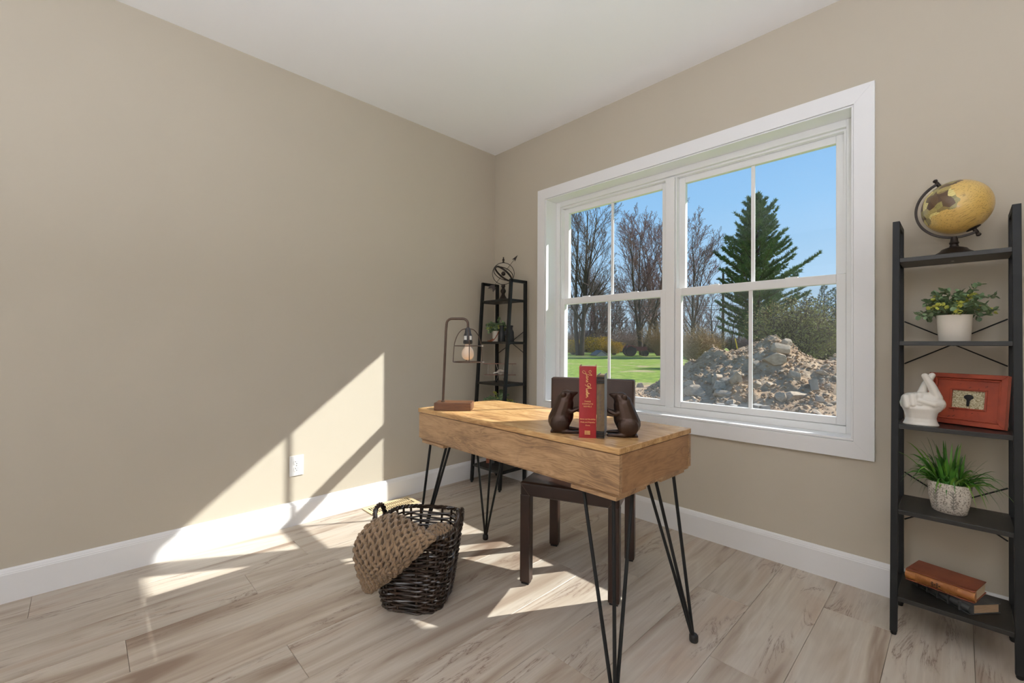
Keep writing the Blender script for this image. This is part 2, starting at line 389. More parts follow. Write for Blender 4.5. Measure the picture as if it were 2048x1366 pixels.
def link(name, data, parent=None):
    o = bpy.data.objects.new(name, data); COL.objects.link(o)
    if parent is not None: o.parent = parent
    return o
def tag(o, label=None, cat=None, group=None, kind=None):
    if label: o['label'] = label
    if cat: o['category'] = cat
    if group: o['group'] = group
    if kind: o['kind'] = kind
    return o
def thing(name, loc, label, cat, rz=0.0, group=None):
    o = link(name, None); o.location = loc; o.rotation_euler = (0, 0, rz); o.empty_display_size = .05
    return tag(o, label, cat, group)
def copy_tree(o, parent=None):
    c = o.copy(); COL.objects.link(c); c.parent = parent
    for ch in list(o.children): copy_tree(ch, c)
    return c
def arr_mesh(name, verts, faces_per, mat):
    """verts (N,3) numpy, faces (M,k) numpy"""
    me = bpy.data.meshes.new(name)
    verts = np.asarray(verts, np.float32); faces_per = np.asarray(faces_per, np.int32); m, k = faces_per.shape
    me.vertices.add(len(verts)); me.vertices.foreach_set('co', verts.ravel())
    me.loops.add(m * k); me.loops.foreach_set('vertex_index', faces_per.ravel())
    me.polygons.add(m); me.polygons.foreach_set('loop_start', np.arange(0, m * k, k, dtype=np.int32))
    me.update(calc_edges=True); me.validate()
    me.materials.append(MT[mat] if isinstance(mat, str) else mat)
    return me
def blob(name, mb, mat, parent, voxel, smooth=6, fac=.5):
    """overlapping closed volumes fused into one continuous skin"""
    o = mb.build(name, mat, parent, True, 180)
    r = o.modifiers.new('fuse', 'REMESH'); r.mode = 'VOXEL'; r.voxel_size = voxel; r.use_smooth_shade = True
    if smooth: q = o.modifiers.new('soften', 'SMOOTH'); q.iterations = smooth; q.factor = fac
    return o
def spline(pts, n):
    """Catmull-Rom through 3-D points"""
    P = [Vector(p) if len(p) == 3 else Vector((p[0], p[1], 0)) for p in pts]; P = [P[0] * 2 - P[1]] + P + [P[-1] * 2 - P[-2]]
    out = []
    for i in range(1, len(P) - 2):
        for k in range(n):
            t = k / n; a, b, c, d = P[i - 1], P[i], P[i + 1], P[i + 2]
            out.append(.5 * ((2 * b) + (c - a) * t + (2 * a - 5 * b + 4 * c - d) * t * t + (3 * b - a - 3 * c + d) * t ** 3))
    out.append(P[-2]); return out
def text_mesh(txt, size, mat, extrude=.0002, shear=0.0, align='CENTER', space=1.0):
    cu = bpy.data.curves.new('txt', 'FONT'); cu.body = txt; cu.size = size; cu.extrude = extrude; cu.shear = shear; cu.align_x = align; cu.space_character = space
    cu.resolution_u = 3
    tmp = bpy.data.objects.new('txt', cu); COL.objects.link(tmp)
    dg = bpy.context.evaluated_depsgraph_get(); me = bpy.data.meshes.new_from_object(tmp.evaluated_get(dg))
    bpy.data.objects.remove(tmp); bpy.data.curves.remove(cu)
    me.materials.clear(); me.materials.append(MT[mat]); return me

# ------------------------------------------------------------------ room shell
XR, YB, CZ = 4.1, -4.3, 2.6
TH = .18
def structure(o): o['kind'] = 'structure'; return o

fl = structure(MB().box(0, XR, YB, 0, -.06, -.006).build('floor', 'joint'))
PW = .2085; X0 = .006
joints = {0: -2.56, 1: -1.612, 2: -1.888, 3: -2.304, 4: -1.30, 5: -1.905, 6: -.78, 7: -.62, 8: -1.276, 9: -.50, 10: -.90, 11: -.29, 12: -1.05}
row = -1
x = X0 - PW
while x < XR:
    xa, xb = max(x, .002), min(x + PW, XR)
    j = joints.get(row, -1.5 + .73 * ((row * 37) % 11) / 11)
    cuts = [0.0]; y = j
    while y < -.25: y += 1.5
    while y > YB:
        if y < -.02: cuts.append(y)
        y -= 1.5
    cuts.append(YB)
    for a, b in zip(cuts[:-1], cuts[1:]):
        g = .0005; c = .0009
        ya, yb = b + g, a - g; x0, x1 = xa + g, xb - g
        m = MB()
        m.add([(x0, ya, -.006), (x1, ya, -.006), (x1, yb, -.006), (x0, yb, -.006), (x0, ya, -c), (x1, ya, -c), (x1, yb, -c), (x0, yb, -c),
               (x0 + c, ya + c, 0), (x1 - c, ya + c, 0), (x1 - c, yb - c, 0), (x0 + c, yb - c, 0)],
              [(0, 1, 5, 4), (1, 2, 6, 5), (2, 3, 7, 6), (3, 0, 4, 7), (4, 5, 9, 8), (5, 6, 10, 9), (6, 7, 11, 10), (7, 4, 8, 11), (8, 9, 10, 11)])
        m.build('plank', 'floor', fl)
    x += PW; row += 1

structure(MB().box(-.14, XR + .14, YB - .14, TH, CZ, CZ + .14).build('ceiling', 'ceiling'))
structure(MB().box(-.14, 0, YB - .14, TH, -.06, CZ).build('wall_left', 'wall'))
structure(MB().box(XR, XR + .14, YB - .14, TH, -.06, CZ).build('wall_right', 'wall'))
structure(MB().box(0, XR, YB - .14, YB, -.06, CZ).build('wall_back', 'wall'))
WX0, WX1, WZ0, WZ1 = .565, 2.357, .633, 2.108
m = MB(); m.box(0, WX0, 0, TH, -.06, CZ); m.box(WX1, XR, 0, TH, -.06, CZ); m.box(WX0, WX1, 0, TH, -.06, WZ0); m.box(WX0, WX1, 0, TH, WZ1, CZ)
structure(m.build('wall_window', 'wall'))

BP = [(0, 0), (.014, 0), (.014, .112), (.0125, .115), (.0125, .119), (.0105, .122), (.0085, .129), (.005, .134), (0, .135)]
structure(MB().prism([(p[0], p[1]) for p in BP], 'y', YB, 0).build('baseboard_left', 'trim'))
structure(MB().prism([(-p[0], p[1]) for p in BP][::-1], 'x', .0145, XR).build('baseboard_window', 'trim'))
structure(MB().prism([(XR - p[0], p[1]) for p in BP][::-1], 'y', YB, -.015).build('baseboard_right', 'trim'))
structure(MB().prism([(YB + p[0], p[1]) for p in BP], 'x', .015, XR - .015).build('baseboard_back', 'trim'))

# ---- window: casing, jambs, twin double-hung units
win = structure(link('window_1', None)); win.location = (1.461, 0, WZ0)
def wpart(mb, name, mat, parent=None, bevel=0):
    o = mb.build(name, mat, parent or win, bevel=bevel)
    if parent is None: o.location = -win.location
    return o
CX0, CX1, CZ0, CZ1 = .493, 2.429, .557, 2.180
ix0, ix1, iz0, iz1 = .563, 2.357, .631, 2.106
for nm, poly in (('casing_board', [(CX0, CZ1), (CX1, CZ1), (ix1, iz1), (ix0, iz1)]), ('casing_board', [(CX1, CZ0), (CX0, CZ0), (ix0, iz0), (ix1, iz0)]),
                 ('casing_board', [(CX0, CZ0), (CX0, CZ1), (ix0, iz1), (ix0, iz0)]), ('casing_board', [(CX1, CZ1), (CX1, CZ0), (ix1, iz0), (ix1, iz1)])):
    wpart(MB().prism(poly[::-1], 'y', -.019, 0), nm, 'trim', bevel=.0007)
JX0, JX1, JZ0, JZ1, JD = .574, 2.348, .642, 2.098, .104
wpart(MB().box(ix0 + .001, JX0, -.012, JD, JZ0, JZ1), 'jamb_board', 'trim', bevel=.002)
wpart(MB().box(JX1, ix1 - .001, -.012, JD, JZ0, JZ1), 'jamb_board', 'trim', bevel=.002)
wpart(MB().box(ix0 + .001, ix1 - .001, -.012, JD, JZ1, iz1 - .001), 'head_board', 'trim', bevel=.002)
wpart(MB().box(ix0 + .001, ix1 - .001, -.012, JD, iz0 + .001, JZ0), 'sill_board', 'trim', bevel=.002)
fr = MB(); fw = .034; ym = 1.461
fr.box(JX0, JX0 + fw, .100, .20, JZ0, JZ1); fr.box(JX1 - fw, JX1, .100, .20, JZ0, JZ1)
fr.box(JX0 + fw, JX1 - fw, .100, .20, JZ0, JZ0 + fw); fr.box(JX0 + fw, JX1 - fw, .100, .20, JZ1 - fw, JZ1)
fr.box(JX0 + fw, JX1 - fw, .118, .20, JZ1 - fw - .012, JZ1 - fw)
wpart(fr, 'frame', 'vinyl', bevel=.002)
wpart(MB().box(ym - .0265, ym + .0265, .100, .20, JZ0 + fw, JZ1 - fw - .012), 'mullion', 'vinyl', bevel=.002)
for (a, b) in ((JX0 + fw + .0015, ym - .028), (ym + .028, JX1 - fw - .0015)):
    # lower sash
    z0, z1, y0, y1, st = .6775, 1.385, .110, .140, .037
    ls = MB(); ls.box(a, a + st, y0, y1, z0, z1); ls.box(b - st, b, y0, y1, z0, z1); ls.box(a + st, b - st, y0, y1, z0, z0 + .036); ls.box(a + st, b - st, y0, y1, z1 - .045, z1)
    s_ = wpart(ls, 'lower_sash', 'vinyl', bevel=.0025)
    MB().box(a + st - .004, b - st + .004, .1245, .1285, z0 + .03, z1 - .04).build('pane', 'glass', s_)
    mc = (a + b) / 2
    MB().box(mc - .0095, mc + .0095, .1225, .1305, z0 + .036, z1 - .045).build('muntin', 'vinyl', s_, bevel=.0015)
    for fx in (.27, .73):
        lx = a + (b - a) * fx
        MB().box(lx - .028, lx + .028, .116, .134, z1, z1 + .006).build('sash_lock', 'vinyl', s_, bevel=.002)
    # upper sash
    z0, z1, y0, y1 = 1.345, 2.052, .147, .177
    us = MB(); us.box(a + .008, a + .008 + st, y0, y1, z0, z1); us.box(b - .008 - st, b - .008, y0, y1, z0, z1); us.box(a + .008 + st, b - .008 - st, y0, y1, z0, z0 + .036); us.box(a + .008 + st, b - .008 - st, y0, y1, z1 - .036, z1)
    s_ = wpart(us, 'upper_sash', 'vinyl', bevel=.0025)
    MB().box(a + .008 + st - .004, b - .004 - st, .1605, .1645, z0 + .03, z1 - .03).build('pane', 'glass', s_)
    MB().box(mc - .0095, mc + .0095, .1585, .1665, z0 + .036, z1 - .036).build('muntin', 'vinyl', s_, bevel=.0015)
    for sx_ in (a + .0045, b - .0045):
        MB().box(sx_ - .004, sx_ + .004, .112, .150, 1.386, 2.05).build('track', 'vinyl', win).location = -win.location
    wpart(MB().box(a + .01, b - .01, .188, .189, .685, 1.36), 'insect_screen', 'screen')
# roof overhang above the window, outside
structure(MB().box(-2.0, XR + 2.0, TH, .60, 2.247, 2.40).build('roof_eave', 'trim'))

# door behind the camera, for a closed room
dr = structure(MB().box(.9, 1.71, YB, YB + .035, .01, 2.04).build('door_1', 'trim', bevel=.003))
MB().lathe([(.012, 0), (.012, .03), (.028, .045), (.028, .06), (.018, .07)], 20, Matrix.Translation((1.64, YB + .035, 1.0)) @ Matrix.Rotation(-PI / 2, 4, 'X')).build('door_knob', 'dark_steel', dr, True)
structure(MB().prism([(.82, 0), (.82, 2.12), (1.79, 2.12), (1.79, 0), (1.715, 0), (1.715, 2.045), (.895, 2.045), (.895, 0)], 'y', YB, YB + .018).build('trim_1', 'trim'))

# added, unseen fill light behind the camera: bowl shape shining up at the ceiling
t = thing('fill_uplight', (3.05, -3.05, 0), 'added fill light shaped as a torchiere, unseen behind the camera', 'lamp')
MB().lathe([(.001, 0), (.15, 0), (.15, .012), (.03, .022), (.012, .03)], 32).build('base', 'dark_steel', t, True)
MB().tube([(0, 0, .02), (0, 0, 1.00)], .010, 12).build('pole', 'dark_steel', t, True)
MB().lathe([(.02, .98), (.08, 1.00), (.15, 1.05), (.195, 1.13), (.19, 1.13), (.145, 1.06), (.02, 1.01)], 36).build('bowl', 'dark_steel', t, True)
MB().lathe([(.001, 1.10), (.168, 1.10), (.168, 1.104), (.001, 1.104)], 36).build('fill_disc', 'fill_disc_glow', t)

t = thing('fill_globe', (2.18, -3.62, 0), 'added fill light shaped as a globe lamp, unseen behind the camera', 'lamp')  # second fill light, added out of view to brighten the walls
MB().lathe([(.001, 0), (.15, 0), (.15, .012), (.03, .022), (.012, .03)], 32).build('base', 'dark_steel', t, True)
MB().tube([(0, 0, .02), (0, 0, .98)], .010, 12).build('pole', 'dark_steel', t, True)
MB().ball((0, 0, 1.18), .23, 32, 18).build('fill_ball', 'fill_globe_glow', t, True, 180)

# ------------------------------------------------------------------ outlet and floor register
t = thing('wall_outlet', (0, -1.531, .340), 'white duplex electrical outlet on the left wall above the baseboard', 'outlet')
pm = MB(); pm.prism([(-.0385, -.058), (.0385, -.058), (.0385, .058), (-.0385, .058)], 'x', 0, .0055)
pm.build('cover_plate', 'plastic_white', t, bevel=.003, seg=3)
for s in (-1, 1):
    pts = [(.0165 * math.cos(a) if abs(math.cos(a)) < .99 else .0165 * math.cos(a), max(-.0135, min(.0135, .017 * math.sin(a))) + s * .0195) for a in [2 * PI * i / 24 for i in range(24)]]
    rc = MB().prism(pts, 'x', .0035, .0072).build('receptacle', 'plastic_white', t)
    sm = MB(); sm.box(.007, .0076, -.0075, -.0055, s * .0195 + .0005, s * .0195 + .0085); sm.box(.007, .0076, .0055, .0072, s * .0195 + .0015, s * .0195 + .0085)
    sm.prism([(.0026 * math.cos(2 * PI * i / 10), .0026 * math.sin(2 * PI * i / 10) + s * .0195 - .0065) for i in range(10)], 'x', .007, .0076)
    sm.build('slots', 'slot', rc)
MB().prism([(.003 * math.cos(2 * PI * i / 12), .003 * math.sin(2 * PI * i / 12)) for i in range(12)], 'x', .005, .0066).build('screw', 'silver', t)

t = thing('floor_register', (.115, -.985, 0), 'tan metal floor vent register beside the left baseboard', 'vent')
rg = MB()
rg.box(-.075, .075, -.165, -.14, 0, .005); rg.box(-.075, .075, .14, .165, 0, .005); rg.box(-.075, -.052, -.14, .14, 0, .005); rg.box(.052, .075, -.14, .14, 0, .005)
rg.build('rim', 'vent', t, bevel=.0015)
MB().box(-.054, .054, -.142, .142, .0002, .0012).build('damper', 'slot', t)
vm = MB().box(-.053, .053, -.0030, .0030, .001, .0042).mesh('louver', 'vent')
for i in range(19): link('louver', vm, t).location = (0, -.126 + i * .014, 0)
link('louver', MB().box(-.004, .004, -.14, .14, .001, .0046).mesh('louver', 'vent'), t)

# ------------------------------------------------------------------ ladder shelves
ZS = [1.380, 1.066, .758, .448, .138]          # top faces of the five boards
FH = 1.522
def front_y(z): return -.300 + (.104) * z / FH
def ladder_shelf(name, x0, x1, label):
    c = Vector(((x0 + x1) / 2, 0, 0)); t = thing(name, c, label, 'shelf', group='black ladder shelves')
    L, R_ = x0 - c.x, x1 - c.x; w = .021
    for sx_ in (L, R_):
        MB().bar((sx_, front_y(.012), .012), (sx_, front_y(FH), FH), w, w, (0, 1, 0)).build('slanted_leg', 'black_metal', t, bevel=.0012)
        MB().bar((sx_, -.048, .012), (sx_, -.048, FH), w, w, (0, 1, 0)).build('upright_leg', 'black_metal', t, bevel=.0012)
        MB().bar((sx_, front_y(FH) - .0105, FH - w / 2), (sx_, -.0375, FH - w / 2), w, w, (0, 0, 1)).build('top_rail', 'black_metal', t, bevel=.0012)
        for yy in (front_y(0), -.048):
            MB().lathe([(.007, 0), (.009, .003), (.009, .014)], 14, Matrix.Translation((sx_, yy, 0))).build('foot', 'black', t, True)
        for z in ZS:
            MB().bar((sx_, front_y(z) + .010, z - .012), (sx_, -.058, z - .012), .014, .014, (0, 0, 1)).build('side_rail', 'black_metal', t)
    for z in ZS:
        b = MB().box(L + .008, R_ - .008, front_y(z) - .006, -.040, z - .016, z).build('board', 'black_board', t, bevel=.0012)
        MB().lathe([(.004, -.002), (.004, 0)], 10, Matrix.Translation((0, (front_y(z) - .04) / 2, z - .016))).build('screw_cap', 'silver', b)
    # crossed wire braces behind boards 2 and 4
    for zc, h in ((ZS[1] - .004, .085), (ZS[3] - .004, .095)):
        for s in (1, -1):
            MB().tube([(L + .012, -.040, zc + s * h), (0, -.034, zc + s * .006), (R_ - .012, -.040, zc + s * h)], .0028, 6).build('brace', 'black_metal', t)
    return t
ladder_shelf('ladder_shelf', .088, .399, 'black metal ladder shelf in the corner beside the window')
ladder_shelf('ladder_shelf', 2.513, 2.815, 'black metal ladder shelf with globe against the wall right of the window')

# ------------------------------------------------------------------ desk
DZ = .745
desk = thing('writing_desk', (1.449, -1.0615, 0), 'mango wood desk with black hairpin legs by the window', 'desk', math.radians(-.8))
hx, hy = .546, .2355
MB().box(-hx, hx, -hy, hy, DZ - .019, DZ).build('desk_top', 'mango_top', desk, bevel=.0025)
MB().box(-hx + .007, hx - .001, -hy + .0015, -hy + .018, .608, DZ - .0212).build('apron_panel', 'mango', desk, bevel=.0015)
MB().box(-hx + .007, hx - .001, hy - .018, hy - .0015, .608, DZ - .0212).build('apron_panel', 'mango', desk, bevel=.0015)
MB().box(hx - .020, hx - .0035, -hy + .0185, hy - .0185, .608, DZ - .0212).build('end_panel', 'mango_end', desk, bevel=.0015)
MB().box(-hx + .001, -hx + .018, -hy + .0185, hy - .0185, .608, DZ - .0212).build('end_panel', 'mango_end', desk, bevel=.0015)
MB().box(-hx + .012, hx - .006, -hy + .010, hy - .010, .6, .608).build('bottom_panel', 'mango', desk)
def hairpin(cx, cy, foot, sx_, sy_):
    blk = MB().box(min(cx, cx - sx_ * .17), max(cx, cx - sx_ * .17), min(cy, cy - sy_ * .17), max(cy, cy - sy_ * .17), .588, .600).build('corner_block', 'mango', desk, bevel=.001)
    lg = MB().box(min(cx - sx_ * .012, cx - sx_ * .15), max(cx - sx_ * .012, cx - sx_ * .15), min(cy - sy_ * .012, cy - sy_ * .15), max(cy - sy_ * .012, cy - sy_ * .15), .583, .588).build('hairpin_leg', 'black_metal', desk)
    fx, fy = foot
    r = .0058
    tops = [(cx - sx_ * .028, cy - sy_ * .028), (cx - sx_ * .145, cy - sy_ * .034), (cx - sx_ * .034, cy - sy_ * .145)]
    for i, (tx, ty) in enumerate(tops):
        a = 2 * PI * i / 3
        MB().tube([(tx, ty, .584), (fx + (tx - fx) * .05, fy + (ty - fy) * .05, .03), (fx + (tx - fx) * .02, fy + (ty - fy) * .02, .012)], r, 10).build('rod', 'black_metal', lg, True)
    MB().lathe([(.013, 0), (.015, .004), (.015, .022), (.012, .026)], 18, Matrix.Translation((fx, fy, 0))).build('rubber_foot', 'black', lg, True)
dM = Matrix.Rotation(math.radians(.8), 4, 'Z')
def dloc(x, y):
    p = dM @ (Vector((x, y, 0)) - Vector((1.449, -1.0615, 0))); return (p.x, p.y)
hairpin(hx - .012, -hy + .004, dloc(2.000, -1.335), 1, -1)
hairpin(hx - .012, hy - .030, dloc(2.024, -.868), 1, 1)
hairpin(-hx + .030, -hy + .004, dloc(.905, -1.305), -1, -1)
hairpin(-hx + .030, hy - .030, dloc(.900, -.866), -1, 1)

# ------------------------------------------------------------------ chair
ch = thing('dining_chair', (1.451, -.760, 0), 'dark brown leather parsons chair tucked under the desk', 'chair', math.radians(21.8))
w2, d2, lw = .215, .222, .046
for sx_ in (-1, 1):
    for sy_ in (-1, 1):
        x0, x1 = sorted((sx_ * w2, sx_ * (w2 - lw))); y0, y1 = sorted((sy_ * d2, sy_ * (d2 - lw)))
        lg = MB().box(x0, x1, y0, y1, .008, .393).build('leg', 'leather', ch, bevel=.006, seg=3)
        MB().box(x0 + .006, x1 - .006, y0 + .006, y1 - .006, 0, .009).build('glide', 'black', lg)
se = MB().box(-w2, w2, -d2, d2, .386, .447).build('seat', 'leather', ch, bevel=.010, seg=4)
for sx_ in (-1, 1):
    MB().tube([(sx_ * w2 + sx_ * .0004, -d2 - .0004, .447 - .003), (sx_ * (w2 - lw), -d2 - .0004, .389)], .0011, 6).build('seam', 'leather_seam', se)
bk = MB()
tl = .012
for (za, zb) in ((.44, .876),):
    vs_ = []
    for z, yo in ((za, 0), (zb, tl)):
        for (xx, yy) in ((-w2 + .004, d2 - .046), (w2 - .004, d2 - .046), (w2 - .004, d2), (-w2 + .004, d2)): vs_.append((xx, yy + yo, z))
    bk.add(vs_, [(3, 2, 1, 0), (4, 5, 6, 7), (0, 1, 5, 4), (1, 2, 6, 5), (2, 3, 7, 6), (3, 0, 4, 7)])
b_ = bk.build('backrest', 'leather', ch, bevel=.009, seg=4)
for sx_ in (-1, 1):
    MB().tube([(sx_ * (w2 - .006), d2 - .047, .45), (sx_ * (w2 - .006), d2 - .047 + tl, .870)], .0013, 6).build('seam', 'leather_seam', b_)
MB().tube([(-w2 + .006, d2 - .047 + tl, .871), (w2 - .006, d2 - .047 + tl, .871)], .0013, 6).build('seam', 'leather_seam', b_)
# ------------------------------------------------------------------ lamp on the desk
lamp = thing('desk_lamp', (1.048, -1.190, DZ), 'brown metal cage desk lamp with bare bulb and wooden block base', 'lamp', math.radians(42.8))
MB().box(-.084, .084, -.05, .05, 0, .035).build('base', 'lamp_wood', lamp, bevel=.002)
arm = [(-.052, -.005, .035), (-.046, -.005, .20), (-.040, -.005, .36), (-.037, -.005, .394)]
for k in range(1, 6): a = PI / 2 * k / 5; arm.append((-.037 + .024 * (1 - math.cos(a)), -.005, .394 + .024 * math.sin(a)))
arm.append((.038, -.005, .418))
for k in range(1, 6): a = PI / 2 * k / 5; arm.append((.038 + .024 * math.sin(a), -.005, .418 - .024 * (1 - math.cos(a))))
arm.append((.062, -.005, .372))
MB().tube(arm, .0058, 12).build('arm', 'rust_metal', lamp, True)
MB().lathe([(.009, .035), (.009, .039), (.006, .041)], 16, Matrix.Translation((-.052, -.005, 0))).build('collar', 'rust_metal', lamp, True)
cx, cyy = .062, -.005
TL = Matrix.Translation((cx, cyy, 0))
MB().lathe([(.006, .378), (.012, .372), (.015, .352), (.0195, .342), (.0195, .318), (.0215, .316), (.0215, .305), (.019, .302)], 24, TL).build('socket', 'brass', lamp, True)
for a in (-PI / 2 - .45, -PI / 2 + .75):
    p = Vector((cx + .0199 * math.cos(a), cyy + .0199 * math.sin(a), .330)); M4 = Matrix.Translation(p) @ Matrix.Rotation(a, 4, 'Z')
    MB().box(-.0008, .0006, -.007, .007, -.009, .009, M4).build('socket_label', 'label_white', lamp)
MB().lathe([(.0125, .306), (.013, .292), (.017, .285), (.0235, .277), (.0275, .267), (.0290, .256), (.0275, .245), (.0225, .236), (.014, .230), (.004, .2275)], 28, TL).build('bulb', 'bulb', lamp, True, 180)
for zz, rr in ((.293, .0625), (.219, .067)):
    cg = MB(); cg.tube([(cx + rr * math.cos(2 * PI * i / 40), cyy + rr * math.sin(2 * PI * i / 40), zz) for i in range(40)], .0022, 8, closed=True)
    cg.build('cage_ring', 'rust_metal', lamp, True)
for k in range(4):
    a = PI / 2 * k + .25
    pts = [(cx + r * math.cos(a), cyy + r * math.sin(a), z) for r, z in ((.010, .372), (.028, .366), (.046, .345), (.058, .315), (.0625, .293), (.065, .256), (.067, .219))]
    MB().tube(spline(pts, 4), .0020, 7).build('cage_wire', 'rust_metal', lamp, True)
for zz, rr in ((.293, .0625), (.219, .067)):
    MB().box(cx + rr - .003, cx + rr + .010, cyy - .008, cyy + .004, zz - .003, zz + .003).build('cage_clip', 'silver', lamp)

# ------------------------------------------------------------------ books and bookends on the desk
SP_UP = Matrix(((1, 0, 0), (0, 0, -1), (0, 1, 0)))          # text upright on a -y face
SP_DN = Matrix(((0, 1, 0), (0, 0, -1), (-1, 0, 0)))         # text reading down a -y face
def put_text(txt, size, mat, parent, loc, down=False, shear=0.0, space=1.0, name='lettering'):
    o = link(name, text_mesh(txt, size, mat, shear=shear, space=space), parent)
    o.matrix_local = Matrix.Translation(loc) @ (SP_DN if down else SP_UP).to_4x4(); return o
def book(name, loc, rz, w, h, d, cover, spine, pages, label, group=None, rot=None, bulge=.004):
    t = thing(name, loc, label, 'book', rz, group)
    if rot: t.rotation_euler = rot
    c = .0025
    for a, b in ((0, c), (w - c, w)): MB().box(a, b, .004, d, 0, h).build('cover_board', cover, t, bevel=.0006)
    n = 7; poly = [(w * i / (n - 1), .004 - bulge * math.sin(PI * i / (n - 1)) - .004 * 0) for i in range(n)] + [(w, .0065), (0, .0065)]
    MB().prism(poly, 'z', 0, h).build('spine', spine, t, True, 50)
    MB().box(c, w - c, .007, d - .004, .003, h - .004).build('page_block', pages, t)
    return t
BR = math.radians(34.6)
rb = book('book', (1.819, -1.268, DZ), BR, .055, .232, .150, 'red_cloth', 'red_cloth', 'paper', 'thick red hardcover book with gold script standing between the bronze bookends')
SCR = [[(-.2, 2.2), (-.9, 2.6), (-1.3, 2.0), (-.8, 1.4), (.0, 1.7), (.7, 2.6), (1.3, 3.0)], [(1.3, 3.0), (1.0, 1.5), (.55, 0), (.1, -1.4), (-.6, -1.9), (-1.2, -1.3), (-.6, -.5), (.6, 0), (1.4, .3)],
       [(2.3, .9), (1.8, 1.0), (1.4, .5), (1.6, .05), (2.05, .25), (2.35, .95), (2.25, .2), (2.5, 0), (2.8, .3)],
       [(2.8, .3), (3.05, .95), (2.95, 0)], [(2.95, .3), (3.4, .95), (3.7, .7), (3.6, .1), (3.85, .05), (4.1, .3)],
       [(4.1, .3), (4.6, .6), (4.7, .95), (4.35, .85), (4.2, .35), (4.5, 0), (5.0, .25)],
       [(7.0, 1.1), (6.4, .6), (5.7, .8), (5.5, 1.6), (6.0, 2.3), (6.9, 2.1), (7.0, 1.4), (6.4, 1.2)], [(6.0, -.5), (6.7, .2), (7.3, 1.3), (7.9, 2.8)], [(7.9, 2.8), (7.95, 1.4), (8.1, .1), (8.35, 0)], [(6.9, .95), (8.2, 1.15)],
       [(8.35, .0), (8.55, .9), (8.45, .25), (8.7, 0), (9.0, .3), (9.2, .95), (9.15, .2), (9.35, 0)],
       [(9.35, 0), (9.8, .95), (10.0, .45), (9.75, 0), (9.5, .1)], [(9.9, 0), (10.3, .6), (10.7, 1.9), (10.45, .3), (10.65, 0), (10.9, .25)], [(10.2, 1.15), (11.0, 1.3)],
       [(10.9, .25), (11.35, .6), (11.45, .95), (11.1, .85), (10.98, .35), (11.25, 0), (11.6, .25)], [(11.6, .25), (11.85, .95), (11.75, 0)], [(11.75, .3), (12.2, .95), (12.45, .7), (12.4, .1), (12.7, .05), (13.0, .3)]]
sc = .0062
sm = MB()
for st in SCR:
    pts = spline(st, 6)
    sm.tube([(.0225 + p.y * sc, -.0012 if False else -.0006, .216 - (p.x + .9) * sc) for p in pts], .00062, 5)
so_ = sm.build('script_lettering', 'gold', rb, True); so_.location.y = -.0033
for txt, z, s in (('THREE', .1165, .0062), ('COMPLETE', .1085, .0062), ('NOVELS', .1005, .0062)):
    put_text(txt, s, 'gold', rb, (.0275, -.0006 - .0033, z), space=1.2)
for txt, z in (('Sense and Sensibility', .0600), ('Pride and Prejudice', .0500), ('Emma', .0400)):
    put_text(txt, .0060, 'gold', rb, (.0275, -.0039, z), shear=.35)
pmk = MB()
for i, wd_ in enumerate((.018, .018, .018)):
    for j in range(5): pmk.box(.0275 - wd_ / 2 + j * wd_ / 5, .0275 - wd_ / 2 + (j + .75) * wd_ / 5, -.0042, -.0036, .0125 + i * .0045, .0155 + i * .0045)
pmk.build('publisher_mark', 'gold', rb)

u_ = Vector((math.cos(BR), math.sin(BR), 0)); aw = Vector((-u_.y, u_.x, 0))
BB = math.radians(30)
p2 = Vector((1.819, -1.268, DZ)) + u_ * .0560 + aw * .0
bb = book('book', p2, BB, .024, .204, .140, 'book_sky_sheen', 'book_brown', 'paper', 'slim brown book with black bands standing right of the red book')
for z in (.004, .012, .019, .178, .185, .193): MB().box(-.0004, .0244, -.0046, .002, z, z + .005).build('spine_band', 'book_black', bb)
om = MB()
for i in range(9):
    z = .062 + i * .011; om.prism([(.0115 - .004 * (1 if i % 2 else .6), z), (.0115, z - .005), (.0115 + .004 * (1 if i % 2 else .6), z), (.0115, z + .005)], 'y', -.0046, -.0036)
om.build('spine_ornament', 'leather_seam', bb)

def mouse(loc, rz, label):
    t = thing('bookend', loc, label, 'bookend', rz, 'bronze animal bookends')
    m = MB()
    m.capsule((.042, 0, .042), (.058, 0, .098), .041, .0325); m.ball((.058, 0, .060), (.032, .034, .040))
    m.capsule((.058, 0, .108), (.066, 0, .121), .0290, .0240); m.capsule((.068, 0, .125), (.102, 0, .1365), .0195, .0036); m.capsule((.064, 0, .136), (.098, 0, .138), .0085, .0030)
    for s in (-1, 1):
        m.ball((.055, s * .0225, .131), (.0095, .0045, .0095)); m.ball((.077, s * .0150, .135), .0040)
        m.ball((.044, s * .030, .034), (.034, .015, .032)); m.capsule((.055, s * .032, .0075), (.108, s * .030, .0055), .0085, .0050)
        m.capsule((.058, s * .020, .086), (.084, s * .023, .074), .0095, .0070); m.capsule((.084, s * .023, .074), (.106, s * .018, .082), .0070, .0055)
        for k in (-1, 0, 1): m.capsule((.104, s * .018, .082), (.1105, s * .018 + k * .0035, .090 + k * .002), .0028, .0020, 8)
    m.box(.012, .070, -.028, .028, .0, .008)
    blob('body', m, 'bronze', t, .0022, 3)
    return t
o1 = Vector((1.696, -1.289, DZ)) + aw * .036 + u_ * .0015
mouse(o1, BR, 'bronze animal bookend leaning on the left side of the red book')
o2 = p2 + u_ * (.027 + .1180) + aw * .066
mouse(o2, BR + PI, 'bronze animal bookend pressing against the right side of the slim brown book')

